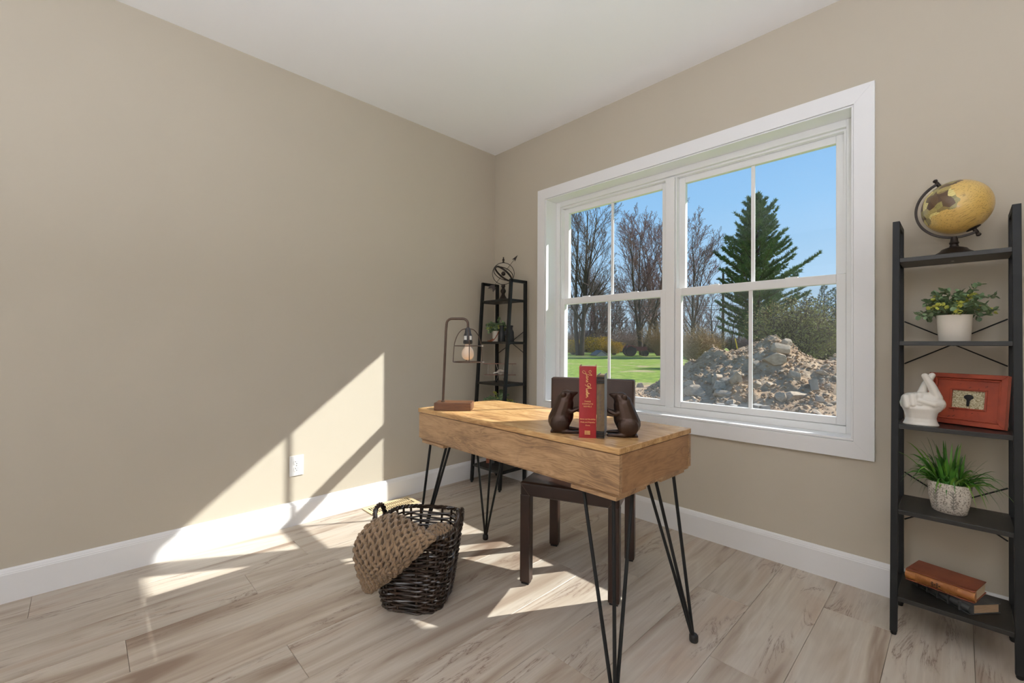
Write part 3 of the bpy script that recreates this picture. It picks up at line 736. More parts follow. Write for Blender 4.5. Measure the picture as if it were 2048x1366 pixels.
# ------------------------------------------------------------------ basket and knitted throw
BK = Vector((1.107, -1.414, 0)); BA = math.radians(37.4); BH = .304
bas = thing('wicker_basket', BK, 'dark brown wicker basket with looped handles on the floor before the desk', 'basket', BA)
def bk_pt(a, z, off=0.0):
    t = max(0, min(1, z / BH)); A = .122 + .046 * t ** .8 + off; B = .122 + .045 * t ** .8 + off; e = 2 / 3.4
    c, s = math.cos(a), math.sin(a)
    return Vector((A * math.copysign(abs(c) ** e, c), B * math.copysign(abs(s) ** e, s), z))
NS = 24
stk = MB()
for i in range(NS):
    a = 2 * PI * (i + .5) / NS
    stk.tube([bk_pt(a, z) for z in (.004, .08, .16, .24, BH)], .0052, 6)
tag(stk.build('stakes', 'wicker', bas, True), kind='stuff')
rng = random.Random(3)
wv = MB(); z = .006; row = 0
while z < BH - .008:
    rad = .0046 if z < .17 else .0043
    ph = rng.random()
    pts = []
    n = NS * 4
    for i in range(n):
        a = 2 * PI * i / n; s = math.sin(NS / 2 * a + PI * (row % 2) + .0)
        pts.append(bk_pt(a, z + .0022 * math.sin(3 * a + ph * 6) + .0012 * math.sin(7 * a + ph * 9), .0052 * s))
    wv.tube(pts, rad, 6, closed=True)
    z += (.0088 if z < .17 else .0104) * (1 + .12 * rng.random()); row += 1
tag(wv.build('weave', 'wicker', bas, True), kind='stuff')
rm = MB()
for k in range(3):
    rm.tube([bk_pt(2 * PI * i / 120, BH + .004 + .0055 * math.sin(2 * PI * i / 120 * 18 + k * 2 * PI / 3), .0055 * math.cos(2 * PI * i / 120 * 18 + k * 2 * PI / 3)) for i in range(120)], .0045, 6, closed=True)
rm.build('rim', 'wicker', bas, True)
MB().prism([(bk_pt(2 * PI * i / 48, .006).x, bk_pt(2 * PI * i / 48, .006).y) for i in range(48)], 'z', .001, .008).build('bottom', 'wicker', bas)
for s in (-1, 1):
    x0 = s * (.166)
    ctr = spline([(x0, -.050, BH - .03), (x0 + s * .004, -.048, BH + .012), (x0 + s * .010, -.034, BH + .048), (x0 + s * .012, 0, BH + .060), (x0 + s * .010, .034, BH + .048), (x0 + s * .004, .048, BH + .012), (x0, .050, BH - .03)], 8)
    hm = MB()
    for k in range(3):
        pts = []
        for i, p in enumerate(ctr):
            a = i * .55 + k * 2 * PI / 3; pts.append(p + Vector((math.cos(a) * .0052, math.sin(a) * .0026, math.sin(a) * .0040)))
        hm.tube(pts, .0058, 7)
    hm.build('handle', 'wicker', bas, True)

def patch(grid, nu, nv):
    rows = [spline([at_depth(*p) for p in r], max(1, nu // (len(r) - 1))) for r in grid]
    cols = [spline([rows[i][j] for i in range(len(rows))], max(1, nv // (len(rows) - 1))) for j in range(len(rows[0]))]
    return [[cols[j][i] for j in range(len(cols))] for i in range(len(cols[0]))]   # [v][u]
def sample(S, u, v):
    nv, nu = len(S) - 1, len(S[0]) - 1
    x = min(max(u, 0), 1) * nu; y = min(max(v, 0), 1) * nv; i, j = min(int(x), nu - 1), min(int(y), nv - 1); fx, fy = x - i, y - j
    p = (S[j][i] * (1 - fx) + S[j][i + 1] * fx) * (1 - fy) + (S[j + 1][i] * (1 - fx) + S[j + 1][i + 1] * fx) * fy
    n = (S[j][i + 1] - S[j][i]).cross(S[j + 1][i] - S[j][i])
    n = n.normalized() if n.length > 1e-9 else Vector((0, 0, 1))
    if n.dot(CAM - p) < 0: n = -n
    return p, n
thr = thing('knit_throw', BK + Vector((0, 0, .2)), 'taupe chunky knit throw blanket spilling out of the wicker basket', 'blanket')
GR = [[(772, 1066, 1.86), (812, 1072, 1.86), (856, 1080, 1.83), (892, 1082, 1.78)],
      [(750, 1044, 1.79), (790, 1031, 1.80), (832, 1052, 1.73), (872, 1078, 1.67)],
      [(722, 1068, 1.74), (766, 1056, 1.67), (812, 1070, 1.635), (868, 1080, 1.615)],
      [(710, 1095, 1.72), (752, 1100, 1.625), (797, 1102, 1.60), (845, 1100, 1.61)],
      [(713, 1130, 1.71), (744, 1138, 1.64), (780, 1138, 1.62), (815, 1128, 1.63)],
      [(723, 1160, 1.71), (742, 1163, 1.665), (765, 1158, 1.65), (788, 1150, 1.655)],
      [(731, 1178, 1.71), (738, 1183, 1.685), (746, 1179, 1.68), (755, 1171, 1.68)]]
G2 = [[(838, 1078, 1.86), (862, 1062, 1.92), (890, 1056, 1.94), (918, 1062, 1.92)],
      [(842, 1078, 1.80), (866, 1054, 1.86), (892, 1052, 1.86), (914, 1066, 1.84)],
      [(848, 1082, 1.76), (872, 1068, 1.79), (893, 1070, 1.79), (906, 1080, 1.79)],
      [(852, 1092, 1.75), (874, 1088, 1.76), (890, 1090, 1.76), (900, 1096, 1.77)]]
for gi, (G, NR, wav) in enumerate(((GR, 24, 9), (G2, 11, 6))):
    S = patch(G, 36, 42); b = MB(); nv, nu = len(S), len(S[0])
    b.add([p for r in S for p in r], [(j * nu + i, j * nu + i + 1, (j + 1) * nu + i + 1, (j + 1) * nu + i) for j in range(nv - 1) for i in range(nu - 1)])
    o = b.build('fold', 'yarn_base', thr, True, 180); o.location = -thr.location
    sd = o.modifiers.new('thick', 'SOLIDIFY'); sd.thickness = .006; sd.offset = 0
    ym_ = MB(); rg_ = random.Random(5 + gi)
    for j in range(NR + 1):
        ph = rg_.random() * .8 + (j % 2) * PI; pts = []; rs = []
        for i in range(110):
            uu = i / 109; a = 2 * PI * wav * uu + ph
            v = (j + .66 * math.sin(a + .5 * math.sin(3 * uu + j)) + .20 * math.sin(2.3 * a + j)) / NR
            p, n = sample(S, uu, v); pts.append(p + n * (.0048 + .0030 * math.cos(a + 1.0))); rs.append(.0062 + .0012 * math.sin(a * 1.7 + j))
        ym_.tube(pts, rs, 6)
    for uu in (0.0, 1.0):
        pts = []
        for i in range(80):
            p, n = sample(S, uu, i / 79); pts.append(p + n * .003 * math.sin(i * 1.1))
        ym_.tube(pts, .005, 6)
    o = ym_.build('yarn', 'yarn', thr, True, 180); o.location = -thr.location; tag(o, kind='stuff')

# ------------------------------------------------------------------ right shelf contents
gl = thing('desk_globe', (2.668, -.142, ZS[0]), 'antique yellow globe on dark stand on the top board of the right shelf', 'globe')
MB().lathe([(.055, 0), (.056, .004), (.050, .010), (.040, .016), (.034, .024), (.024, .028), (.013, .032), (.011, .040), (.014, .046), (.011, .052), (.009, .068)], 36).build('stand', 'bronze_dark', gl, True)
gc = Vector((.006, 0, .176)); tilt = Matrix.Rotation(math.radians(-27), 4, 'Y')
gb = MB().ball((0, 0, 0), .096, 48, 30).build('globe_ball', 'globe', gl, True, 180); gb.location = gc; gb.rotation_euler = (0, math.radians(-27), 0)
am = MB()
arc = []
for i in range(37):
    a = math.radians(117 + 180 * i / 36); arc.append(gc + Vector((.1095 * math.cos(a), 0, .1095 * math.sin(a))))
vs_ = []; fs_ = []
for i, p in enumerate(arc):
    d = (p - gc).normalized(); 
    for (r, y) in ((-.004, -.005), (.004, -.005), (.004, .005), (-.004, .005)): vs_.append(p + d * r + Vector((0, y, 0)))
for i in range(len(arc) - 1):
    for k in range(4): fs_.append((i * 4 + k, i * 4 + (k + 1) % 4, (i + 1) * 4 + (k + 1) % 4, (i + 1) * 4 + k))
fs_ += [(3, 2, 1, 0), tuple(len(vs_) - 4 + k for k in range(4))]
am.add(vs_, fs_); am.build('meridian_arm', 'bronze_dark', gl, bevel=.001)
for sg in (1, -1):
    kb = MB().lathe([(.022, .0915), (.020, .096), (.006, .099), (.006, .114), (.0045, .116), (.007, .120), (.007, .125), (.003, .128)] if sg < 0 else [(.006, .095), (.006, .114), (.0045, .117), (.007, .121), (.007, .126), (.003, .129)], 18, Matrix.Rotation(PI if sg < 0 else 0, 4, 'X'))
    kb = kb.build('pivot_knob', 'bronze_dark', gl, True); kb.location = gc; kb.rotation_euler = (0, math.radians(-27), 0)

def leaf_mesh(name, l, w, mat):
    vs_ = [(0, 0, 0), (l * .35, w * .5, l * .06), (l * .75, w * .42, l * .05), (l, 0, 0), (l * .75, -w * .42, l * .05), (l * .35, -w * .5, l * .06), (l * .5, 0, -l * .03)]
    return MB().add(vs_, [(0, 6, 1), (1, 6, 2), (2, 6, 3), (3, 6, 4), (4, 6, 5), (5, 6, 0)]).mesh(name, mat, True, 180)
def potted_leafy(loc, label, pot_prof, pot_mat, rad, hgt, nst, seed, singly, sx=1.0, leafl=.016, cat='plant', yel=.22):
    rg = random.Random(seed); t = thing('potted_plant', loc, label, cat)
    zt = pot_prof[-1][1] if pot_prof else .04
    if pot_prof:
        r = pot_prof[-1][0]
        MB().lathe(pot_prof + [(r - .004, zt), (r - .006, zt - .02), (.002, zt - .022)], 40).build('pot', pot_mat, t, True)
        MB().lathe([(.002, zt - .018), (r - .0055, zt - .014)], 24, cap=False).build('soil', 'soil', t)
    lg, ly = leaf_mesh('leaf', leafl, leafl * .8, 'leaf'), leaf_mesh('leaf', leafl * .85, leafl * .66, 'leaf_yellow')
    stems = MB(); joined = {'leaf': MB(), 'leaf_yellow': MB()}
    for i in range(nst):
        a = 2 * PI * i / nst + rg.uniform(-.3, .3); el = math.asin(rg.uniform(.02, .98)); L = rg.uniform(.6, 1.08)
        d = Vector((math.cos(a) * math.cos(el) * rad * sx, math.sin(a) * math.cos(el) * rad * .75, math.sin(el) * hgt)) * L
        p0 = Vector((math.cos(a) * .015, math.sin(a) * .015, zt - .012)); p2_ = p0 + d; p1 = p0 + d * .45 + Vector((0, 0, hgt * .22))
        c = spline([p0, p1, p2_], 6); stems.tube(c, [.0013 * (1 - .6 * k / (len(c) - 1)) for k in range(len(c))], 5)
        yellow = rg.random() < yel
        for k in range(2, len(c)):
            tdir = (c[k] - c[k - 1]).normalized()
            for s in range(2 if k < len(c) - 1 else 3):
                ax = tdir.orthogonal().normalized(); ax.rotate(Matrix.Rotation(rg.uniform(0, 2 * PI), 3, tdir))
                ld = (ax * .8 + tdir * .45 + Vector((0, 0, .15))).normalized(); sc_ = rg.uniform(.7, 1.25)
                q = ld.to_track_quat('X', 'Z') @ Euler((rg.uniform(-.9, .9), 0, 0)).to_quaternion()
                yk = yellow and k > 3
                if singly:
                    o = link('leaf', ly if yk else lg, t); o.matrix_local = Matrix.LocRotScale(c[k], q, Vector((sc_,) * 3))
                else:
                    me = ly if yk else lg; M4 = Matrix.LocRotScale(c[k], q, Vector((sc_,) * 3))
                    joined['leaf_yellow' if yk else 'leaf'].add([M4 @ v.co for v in me.vertices], [tuple(p.vertices) for p in me.polygons])
    stems.build('stems', 'stem', t, True)
    if not singly:
        for k, j in joined.items():
            if j.f: tag(j.build('foliage', k, t, True, 180), kind='stuff')
    return t
potted_leafy((2.668, -.140, ZS[1]), 'leafy eucalyptus plant in plain white pot on the right shelf', [(.001, 0), (.041, 0), (.0425, .003), (.0475, .096)], 'pot_white', .098, .128, 34, 11, True, 1.0, .0190)

# hand with crossed fingers
hd = thing('hand_sculpture', (2.581, -.205, ZS[2]), 'white ceramic hand sculpture with crossed fingers on the right shelf', 'sculpture', math.radians(4))
hm = MB()
hm.lathe([(.001, 0), (.049, 0), (.050, .003), (.0455, .012), (.0425, .026), (.046, .044), (.052, .060), (.046, .074)], 32, sy=.72)
hm.ball((.003, 0, .078), (.062, .034, .044)); hm.ball((.044, .002, .080), (.024, .025, .025)); hm.ball((.010, .006, .100), (.042, .026, .022)); hm.ball((-.022, .004, .092), (.034, .028, .026))
for i, (xx, zz) in enumerate(((-.042, .098), (-.024, .106), (-.005, .109))):
    hm.capsule((xx, .010, zz - .002), (xx, -.018, zz), .0120, .0118); hm.capsule((xx, -.020, zz - .002), (xx + .003, -.027, zz - .030), .0115, .0100)
hm.capsule((.052, -.004, .082), (.034, -.022, .080), .0145, .0130); hm.capsule((.034, -.022, .080), (-.002, -.028, .090), .0125, .0105)
hm.capsule((.044, -.002, .102), (.028, -.008, .148), .0160, .0128); hm.capsule((.028, -.008, .148), (.011, -.011, .181), .0128, .0100)
hm.capsule((.000, .012, .108), (.014, .013, .150), .0140, .0118); hm.capsule((.014, .013, .150), (.031, .010, .183), .0118, .0098)
blob('hand', hm, 'white_ceramic', hd, .0017, 3)

# red frame with a key
fB = Vector((2.596, -.072, ZS[2] + .0005)); fa = math.radians(-22)
fr_ = thing('picture_frame', fB, 'distressed red wooden frame with a black key leaning on the right shelf', 'picture frame', fa)
fr_.rotation_euler = (math.radians(-9), 0, fa)
fw_, fh_ = .216, .188
def frame_ring(x0, x1, z0, z1, w, y0, y1, name, mat, bev=.0015):
    for poly in ([(x0, z1), (x1, z1), (x1 - w, z1 - w), (x0 + w, z1 - w)], [(x1, z0), (x0, z0), (x0 + w, z0 + w), (x1 - w, z0 + w)],
                 [(x0, z0), (x0, z1), (x0 + w, z1 - w), (x0 + w, z0 + w)], [(x1, z1), (x1, z0), (x1 - w, z0 + w), (x1 - w, z1 - w)]):
        MB().prism(poly[::-1], 'y', y0, y1).build(name, mat, fr_, bevel=bev)
frame_ring(0, fw_, 0, fh_, .016, -.020, .004, 'outer_moulding', 'red_wood')
frame_ring(.016, fw_ - .016, .016, fh_ - .016, .008, -.013, .003, 'bead_moulding', 'red_wood', .002)
px0, px1, pz0, pz1 = .066, .158, .062, .128
mp = MB()
mp.box(.024, fw_ - .024, -.007, .003, .024, pz0 - .004); mp.box(.024, fw_ - .024, -.007, .003, pz1 + .004, fh_ - .024); mp.box(.024, px0 - .004, -.007, .003, pz0 - .004, pz1 + .004); mp.box(px1 + .004, fw_ - .024, -.007, .003, pz0 - .004, pz1 + .004)
mp.build('mat_panel', 'red_wood', fr_)
frame_ring(px0 - .005, px1 + .005, pz0 - .005, pz1 + .005, .006, -.0105, .002, 'sight_moulding', 'red_wood', .001)
bd = MB()
for i in range(26):
    xx = px0 + (px1 - px0) * i / 25; bd.ball((xx, -.0108, pz1 + .0025), .0013, 6, 4); bd.ball((xx, -.0108, pz0 - .0025), .0013, 6, 4)
for i in range(46):
    xx = .02 + (fw_ - .04) * i / 45; bd.ball((xx, -.0145, fh_ - .0185), .0017, 6, 4); bd.ball((xx, -.0145, .0185), .0017, 6, 4)
tag(bd.build('beading', 'red_wood', fr_), kind='stuff')
def mat_scroll():
    k = NT('scroll_print'); v = k.coords((1, 1, 1))
    w = k.n('TexWave', {'Vector': v, 'Scale': 40.0, 'Distortion': 16.0, 'Detail': 2.0, 'Detail Scale': 2.2}, wave_type='RINGS').outputs['Fac']
    return k.bsdf(k.ramp(w, [(.35, srgb(150, 136, 100)), (.55, srgb(206, 198, 166))]), .8)
MT['scroll'] = mat_scroll()
MB().box(px0 - .004, px1 + .004, -.003, .002, pz0 - .004, pz1 + .004).build('backing_print', 'scroll', fr_)
km = MB(); kx, kz = .113, .104
km.lathe([(.0125, -.0015), (.0135, 0), (.0125, .0015)], 20, Matrix.Translation((kx, -.006, kz)) @ Matrix.Rotation(PI / 2, 4, 'X'), sy=.72)
km.prism([(kx - .009, kz - .003), (kx - .0045, kz - .013), (kx - .0045, kz - .030), (kx - .0015, kz - .034), (kx + .0035, kz - .030), (kx + .0025, kz - .027), (kx + .0035, kz - .024), (kx + .0025, kz - .021), (kx + .0035, kz - .013), (kx + .009, kz - .003)], 'y', -.0075, -.0045)
km.build('key', 'book_black', fr_)
scf = MB(); rs_ = random.Random(4)
for i in range(16):
    xx, zz = rs_.uniform(.028, fw_ - .036), rs_.choice([rs_.uniform(.028, .052), rs_.uniform(.138, .160)]); dx, dz = rs_.uniform(-.008, .008), rs_.uniform(-.006, .006)
    scf.prism([(xx, zz), (xx + dx, zz + dz), (xx + dx + .0012, zz + dz - .0006), (xx + .0012, zz - .0012)], 'y', -.0074, -.0069)
scf.build('scuff_marks', 'scuff', fr_)

# grass plant in the stone pot
gp = thing('potted_grass', (2.655, -.178, ZS[3]), 'green grass plant in oval speckled stone pot on the right shelf', 'plant', math.radians(-14))
MB().lathe([(.001, 0), (.040, 0), (.047, .006), (.056, .05), (.060, .104), (.057, .108), (.054, .104), (.050, .088), (.002, .086)], 44, sy=.66).build('pot', 'stone_pot', gp, True)
MB().lathe([(.002, .091), (.051, .092)], 24, sy=.66, cap=False).build('soil', 'soil', gp)
for fx, ang in ((-.026, 0), (.020, 0)):
    fm = MB()
    yy = lambda z: -.66 * math.sqrt(max(0, (.044 + .15 * z) ** 2 - fx ** 2)) - .0035
    fm.tube([(fx, yy(z), z) for z in (.016, .04, .065, .085)], .0013, 5)
    for k in range(6):
        z = .022 + k * .0105
        for s in (-1, 1): fm.tube([(fx, yy(z), z), (fx + s * .012 * (1 - k * .08), yy(z + .009), z + .011)], [.0022, .0008], 5)
    fm.build('fern_relief', 'pot_relief', gp, True)
rg = random.Random(21)
for i in range(170):
    a = rg.uniform(0, 2 * PI); r0 = rg.uniform(0, .9)
    p0 = Vector((.046 * r0 * math.cos(a), .028 * r0 * math.sin(a), .092))
    out = Vector((math.cos(a) * (.35 + .65 * r0), math.sin(a) * .45 * (.35 + .65 * r0), 0)); L = rg.uniform(.10, .20); el = rg.uniform(.35, 1.45)
    if rg.random() < .3: el = rg.uniform(.2, .6)
    sp_ = math.cos(el); droop = rg.uniform(.0, .9) * sp_
    w = rg.uniform(.0036, .0085); pts = []
    for k in range(7):
        s = k / 6; q = p0 + out * (L * sp_ * s) * 1.15 + Vector((0, 0, L * (math.sin(el) * s * 1.02 + .35 * s * (1 - s)) - L * droop * s ** 3 * .9))
        q.z = min(q.z, .272); q.y = min(q.y, .150); q.y = max(q.y, -.12); pts.append(q)
    side = Vector((-out.y, out.x, 0)); side = side.normalized() if side.length > 1e-5 else Vector((1, 0, 0)); side = (side + Vector((0, 0, rg.uniform(-.5, .5)))).normalized()
    vs_ = []; fs_ = []
    for k, q in enumerate(pts):
        ww = w * (1 - (k / 6) ** 2.2) * (.7 + .3 * min(1, k / 2)); vs_ += [q - side * ww, q + Vector((0, 0, -ww * .35)), q + side * ww]
    for k in range(6): b = k * 3; fs_ += [(b, b + 1, b + 4, b + 3), (b + 1, b + 2, b + 5, b + 4)]
    MB().add(vs_, fs_).build('blade', 'blade_light' if rg.random() < .28 else 'blade', gp, True, 180)

# two old books lying on the lowest board
z5 = ZS[4]
def lying_book(loc, ang, L, d, th, cover, spine, pages, label, bands=None):
    t = thing('book', loc, label, 'book', ang)
    c = .003
    for a, b in ((0, c), (th - c, th)): MB().box(0, L, .003, d, a, b).build('cover_board', cover, t, bevel=.0008)
    n = 9; poly = [(.016 - .001 * 0 - .022 * math.sin(PI * i / (n - 1)) ** .7 * .8, th * i / (n - 1)) for i in range(n)] + [(.020, th), (.020, 0)]
    poly = [(max(-.004, p[0]), p[1]) for p in poly]
    MB().prism(poly[::-1], 'x', -.0005, L + .0005).build('spine', spine, t, True, 60)
    MB().box(.003, L - .003, .012, d - .004, c, th - c).build('page_block', pages, t)
    return t
dk = lying_book((2.552, -.142, z5), math.atan2(-.125, .150), .196, .120, .034, 'old_black', 'old_black', 'paper_old', 'worn black leather book lying under the russet book')
for k in range(5):
    xx = .022 + k * .036; MB().box(xx, xx + .006, -.0058, .012, .001, .033).build('spine_band', 'old_black', dk, bevel=.002)
ob = lying_book((2.538, -.205, z5 + .0345), math.radians(-13.7), .184, .132, .040, 'orange_cover', 'orange_spine', 'paper', 'russet book with ribbed tan spine lying on the black book')
rbm = MB()
for k in range(34):
    xx = .030 + k * .0034
    if not (.072 < xx < .104): rbm.tube([(xx, -.0044 + .010 * abs(v - .5) ** 2 * 2, .040 * v) for v in (.12, .3, .5, .7, .88)], .0009, 5)
tag(rbm.build('spine_ribs', 'orange_spine', ob), kind='stuff')
orn = MB()
for i in range(4):
    for j in range(3):
        if (i + j) % 2 == 0 or j == 1: orn.box(.075 + i * .0065, .0795 + i * .0065, -.0052, -.0030, .012 + j * .006, .0155 + j * .006)
orn.build('spine_ornament', 'ink', ob)

# ------------------------------------------------------------------ corner shelf contents
CR = math.radians(46.8)
ar = thing('armillary_sphere', (.245, -.130, ZS[0]), 'dark metal armillary sphere with arrow on top of the corner shelf', 'sculpture', CR)
MB().lathe([(.045, 0), (.045, .006), (.030, .014), (.016, .036), (.012, .050), (.019, .062), (.021, .074), (.012, .090), (.010, .098), (.016, .104), (.014, .122)], 24).build('base', 'bronze_dark', ar, True)
ac = Vector((0, 0, .204)); R_ = .083
def ring(Rr, M3, wd_, th_, name):
    vs_ = []; fs_ = []; n = 48
    for i in range(n):
        a = 2 * PI * i / n; d = Vector((math.cos(a), 0, math.sin(a)))
        for (r, y) in ((-th_, -wd_), (th_, -wd_), (th_, wd_), (-th_, wd_)): vs_.append(ac + M3 @ (d * (Rr + r) + Vector((0, y, 0))))
    for i in range(n):
        j = (i + 1) % n
        for k in range(4): fs_.append((i * 4 + k, i * 4 + (k + 1) % 4, j * 4 + (k + 1) % 4, j * 4 + k))
    MB().add(vs_, fs_).build(name, 'bronze_dark', ar, True, 40)
ring(R_, Matrix.Identity(3), .0022, .0022, 'meridian_ring')
ring(R_ - .004, Matrix.Rotation(math.radians(38), 3, 'Y') @ Matrix.Rotation(math.radians(78), 3, 'X'), .007, .0012, 'equator_band')
ring(R_ - .006, Matrix.Rotation(math.radians(22), 3, 'Y') @ Matrix.Rotation(math.radians(64), 3, 'X'), .002, .002, 'tropic_ring')
MB().ball(ac, .017, 16, 10).build('core', 'bronze_dark', ar, True)
MB().lathe([(.008, .286), (.009, .293), (.005, .298), (.010, .308), (.006, .316), (.003, .322), (.005, .327), (.001, .331)], 14).build('finial', 'bronze_dark', ar, True)
a0, a1 = ac + Vector((-.095, 0, -.125)), ac + Vector((.102, 0, .134)); dd = (a1 - a0).normalized(); nn = Vector((-dd.z, 0, dd.x))
MB().tube([a0, a1], .0016, 6).build('arrow_shaft', 'bronze_dark', ar)
hp = a1; MB().add([hp + dd * .012, hp - dd * .042 + nn * .014, hp - dd * .030, hp - dd * .042 - nn * .014, hp + Vector((0, .003, 0)) + dd * .012, hp - dd * .042 + nn * .014 + Vector((0, .003, 0)), hp - dd * .030 + Vector((0, .003, 0)), hp - dd * .042 - nn * .014 + Vector((0, .003, 0))],
        [(0, 1, 2), (0, 2, 3), (6, 5, 4), (7, 6, 4), (0, 4, 5, 1), (1, 5, 6, 2), (2, 6, 7, 3), (3, 7, 4, 0)]).build('arrow_head', 'bronze_dark', ar)
tp = a0; poly = [tp + dd * .050, tp + dd * .028 + nn * .024, tp - dd * .004 + nn * .024, tp + dd * .016, tp - dd * .004 - nn * .024, tp + dd * .028 - nn * .024]
MB().add(poly + [p + Vector((0, .003, 0)) for p in poly], [(0, 1, 2, 3), (0, 3, 4, 5), (9, 8, 7, 6), (11, 10, 9, 6)] + [(i, i + 6, (i + 1) % 6 + 6, (i + 1) % 6) for i in range(6)]).build('arrow_fletching', 'bronze_dark', ar)

potted_leafy((.175, -.135, ZS[1]), 'yellow-green leafy plant in white pot on the corner shelf', [(.001, 0), (.026, 0), (.029, .003), (.031, .082)], 'pot_white', .080, .100, 30, 5, False, 1.0, .020, yel=.5)
bi = thing('binoculars', (.300, -.150, ZS[1]), 'black binoculars with brown leather strap standing on the corner shelf', 'binoculars', CR)
for s in (-1, 1):
    MB().lathe([(.001, 0), (.027, 0), (.028, .004), (.027, .020), (.025, .070), (.019, .086), (.016, .090), (.016, .108), (.019, .110), (.019, .120), (.013, .122)], 26, Matrix.Translation((s * .033, 0, 0))).build('barrel', 'black', bi, True)
MB().box(-.014, .014, -.012, .012, .045, .080).build('bridge', 'black', bi, bevel=.003)
MB().lathe([(.008, .08), (.008, .1)], 14).build('focus_wheel', 'black', bi, True)
MB().tube(spline([(-.055, -.010, .075), (-.066, -.022, .050), (-.085, -.030, .020), (-.105, -.026, .004), (-.125, -.010, .004), (-.120, .010, .006), (-.098, .006, .018), (-.105, -.012, .004), (-.140, -.02, .004)], 6), .0038, 7).build('strap', 'strap', bi, True)

ap = thing('model_biplane', (.238, -.150, ZS[2]), 'small metal model biplane on the middle board of the corner shelf', 'model plane', CR)
MB().box(-.128, .122, -.022, .022, .138, .143).build('wing', 'copper', ap, bevel=.0015)
MB().box(-.122, .118, -.020, .020, .054, .059).build('wing', 'copper', ap, bevel=.0015)
MB().lathe([(.001, -.022), (.019, -.020), (.022, -.010), (.021, .03), (.012, .075)], 20, Matrix.Translation((0, 0, .080)) @ Matrix.Rotation(-PI / 2, 4, 'X')).build('fuselage', 'silver', ap, True)
MB().lathe([(.020, -.004), (.024, 0), (.020, .004), (.010, .004), (.010, -.004)], 22, Matrix.Translation((0, -.022, .080)) @ Matrix.Rotation(PI / 2, 4, 'X')).build('engine_cowl', 'silver', ap, True)
MB().ball((0, -.030, .080), (.006, .009, .006), 12, 8).build('spinner', 'silver', ap, True)
for s in (-1, 1):
    MB().ball((0, 0, 0), (.026, .0022, .007), 14, 8).build('propeller_blade', 'silver', ap, True).matrix_local = Matrix.Translation((s * .030, -.031, .080 + s * .006)) @ Matrix.Rotation(-s * .2 * s, 4, 'Y')
    for xx, rr in ((.092, .0028), (.020, .0026)):
        MB().tube([(s * xx * (1.0), 0, .058 if xx > .05 else .100), (s * (xx + (.012 if xx < .05 else 0)), 0, .139)], rr, 7).build('wing_strut', 'silver', ap)
    MB().tube([(s * .014, -.004, .066), (s * .026, -.006, .016)], .0022, 6).build('gear_strut', 'silver', ap)
    MB().lathe([(.005, -.004), (.015, -.004), (.0155, 0), (.015, .004), (.005, .004)], 18, Matrix.Translation((s * .030, -.006, .0155)) @ Matrix.Rotation(PI / 2, 4, 'Y')).build('wheel', 'black', ap, True)
MB().box(-.032, .032, .070, .085, .080, .083).build('tailplane', 'copper', ap)

potted_leafy((.245, -.165, ZS[3]), 'bushy green plant on the fourth board of the corner shelf behind the desk', [(.001, 0), (.045, 0), (.047, .004), (.055, .09)], 'pot_white', .130, .215, 60, 9, False, 1.0, .018, yel=.08)
for i, (dx, th, h, m_, lb) in enumerate(((0, .034, .150, 'orange_cover', 'russet brown book standing on the lowest board of the corner shelf'), (.038, .026, .135, 'old_black', 'black book standing on the lowest board of the corner shelf'))):
    book('book', Vector((.150, -.210, ZS[4])) + Vector((math.cos(CR), math.sin(CR), 0)) * dx, CR, th, h, .10, m_, m_, 'paper_old', lb)
# ------------------------------------------------------------------ outdoors
G = -.50
def gp_(px, d, z=G):
    p = CAM + _r * ((px - 1024) / F_PX * d) + _f * d; return Vector((p.x, p.y, z))
def st(s, t, z=0.0): p = CAM + _r * s + _f * t; return Vector((p.x, p.y, z))

n = 60; R0 = 260
vs_ = [(2, 40, G)] ; rings_ = [4, 8, 14, 22, 34, 50, 75, 110, 160, 260]
for r in rings_:
    for i in range(n): a = 2 * PI * i / n; vs_.append((2 + r * math.cos(a), 40 + r * math.sin(a), G))
fs_ = [(0, 1 + i, 1 + (i + 1) % n) for i in range(n)]
for k in range(len(rings_) - 1):
    for i in range(n): a, b = 1 + k * n + i, 1 + k * n + (i + 1) % n; fs_.append((a, a + n, b + n, b))
structure(MB().add(vs_, fs_).build('ground', 'ground'))
rd = MB(); a, b = gp_(1340, 74, G + .02), gp_(1760, 66, G + .02); a2, b2 = gp_(1340, 86, G + .02), gp_(1760, 77, G + .02)
structure(rd.add([a, b, b2, a2], [(0, 1, 2, 3)]).build('road', 'asphalt'))

# dirt mound ---------------------------------------------------------------
CONES = [(7.75, 13.2, 1.92, .62, .50), (9.9, 13.4, 1.30, .50, .48), (6.25, 13.6, 1.50, .80, .55), (7.0, 13.5, 1.42, .8, .6), (5.55, 14.2, .62, .8, .6), (8.8, 12.0, .95, .55, .42), (6.9, 11.9, .75, .6, .5), (11.5, 13.0, 1.0, .4, .4)]
def mound_h(s, t):
    h = 0.0; acc = 0.0
    for (cs, ct, H, a, b) in CONES:
        d = math.hypot((s - cs) * a / .55, (t - ct) * b / .48 * 1.0); q = H - .56 * d
        acc += math.exp(min(q, 3) * 5.0)
    h = math.log(acc + 1.0) / 5.0 - math.log(1.0 + len(CONES) * .0 + 1e-9 + .0) * 0
    p = Vector((s, t, 0))
    nz = mnoise.fractal(p * 1.1, 1.0, 2.0, 5) * .16 + mnoise.fractal(p * 4.2 + Vector((7, 3, 1)), 1.0, 2.0, 4) * .055
    k = min(1, max(0, (h - .02) / .25)); return max(0, h - .05) + nz * (.25 + .75 * k) - .03
S0, S1, T0, T1, NSX, NTX = 2.6, 13.0, 7.6, 17.2, 230, 190
vs_ = np.zeros((NSX * NTX, 3)); k = 0
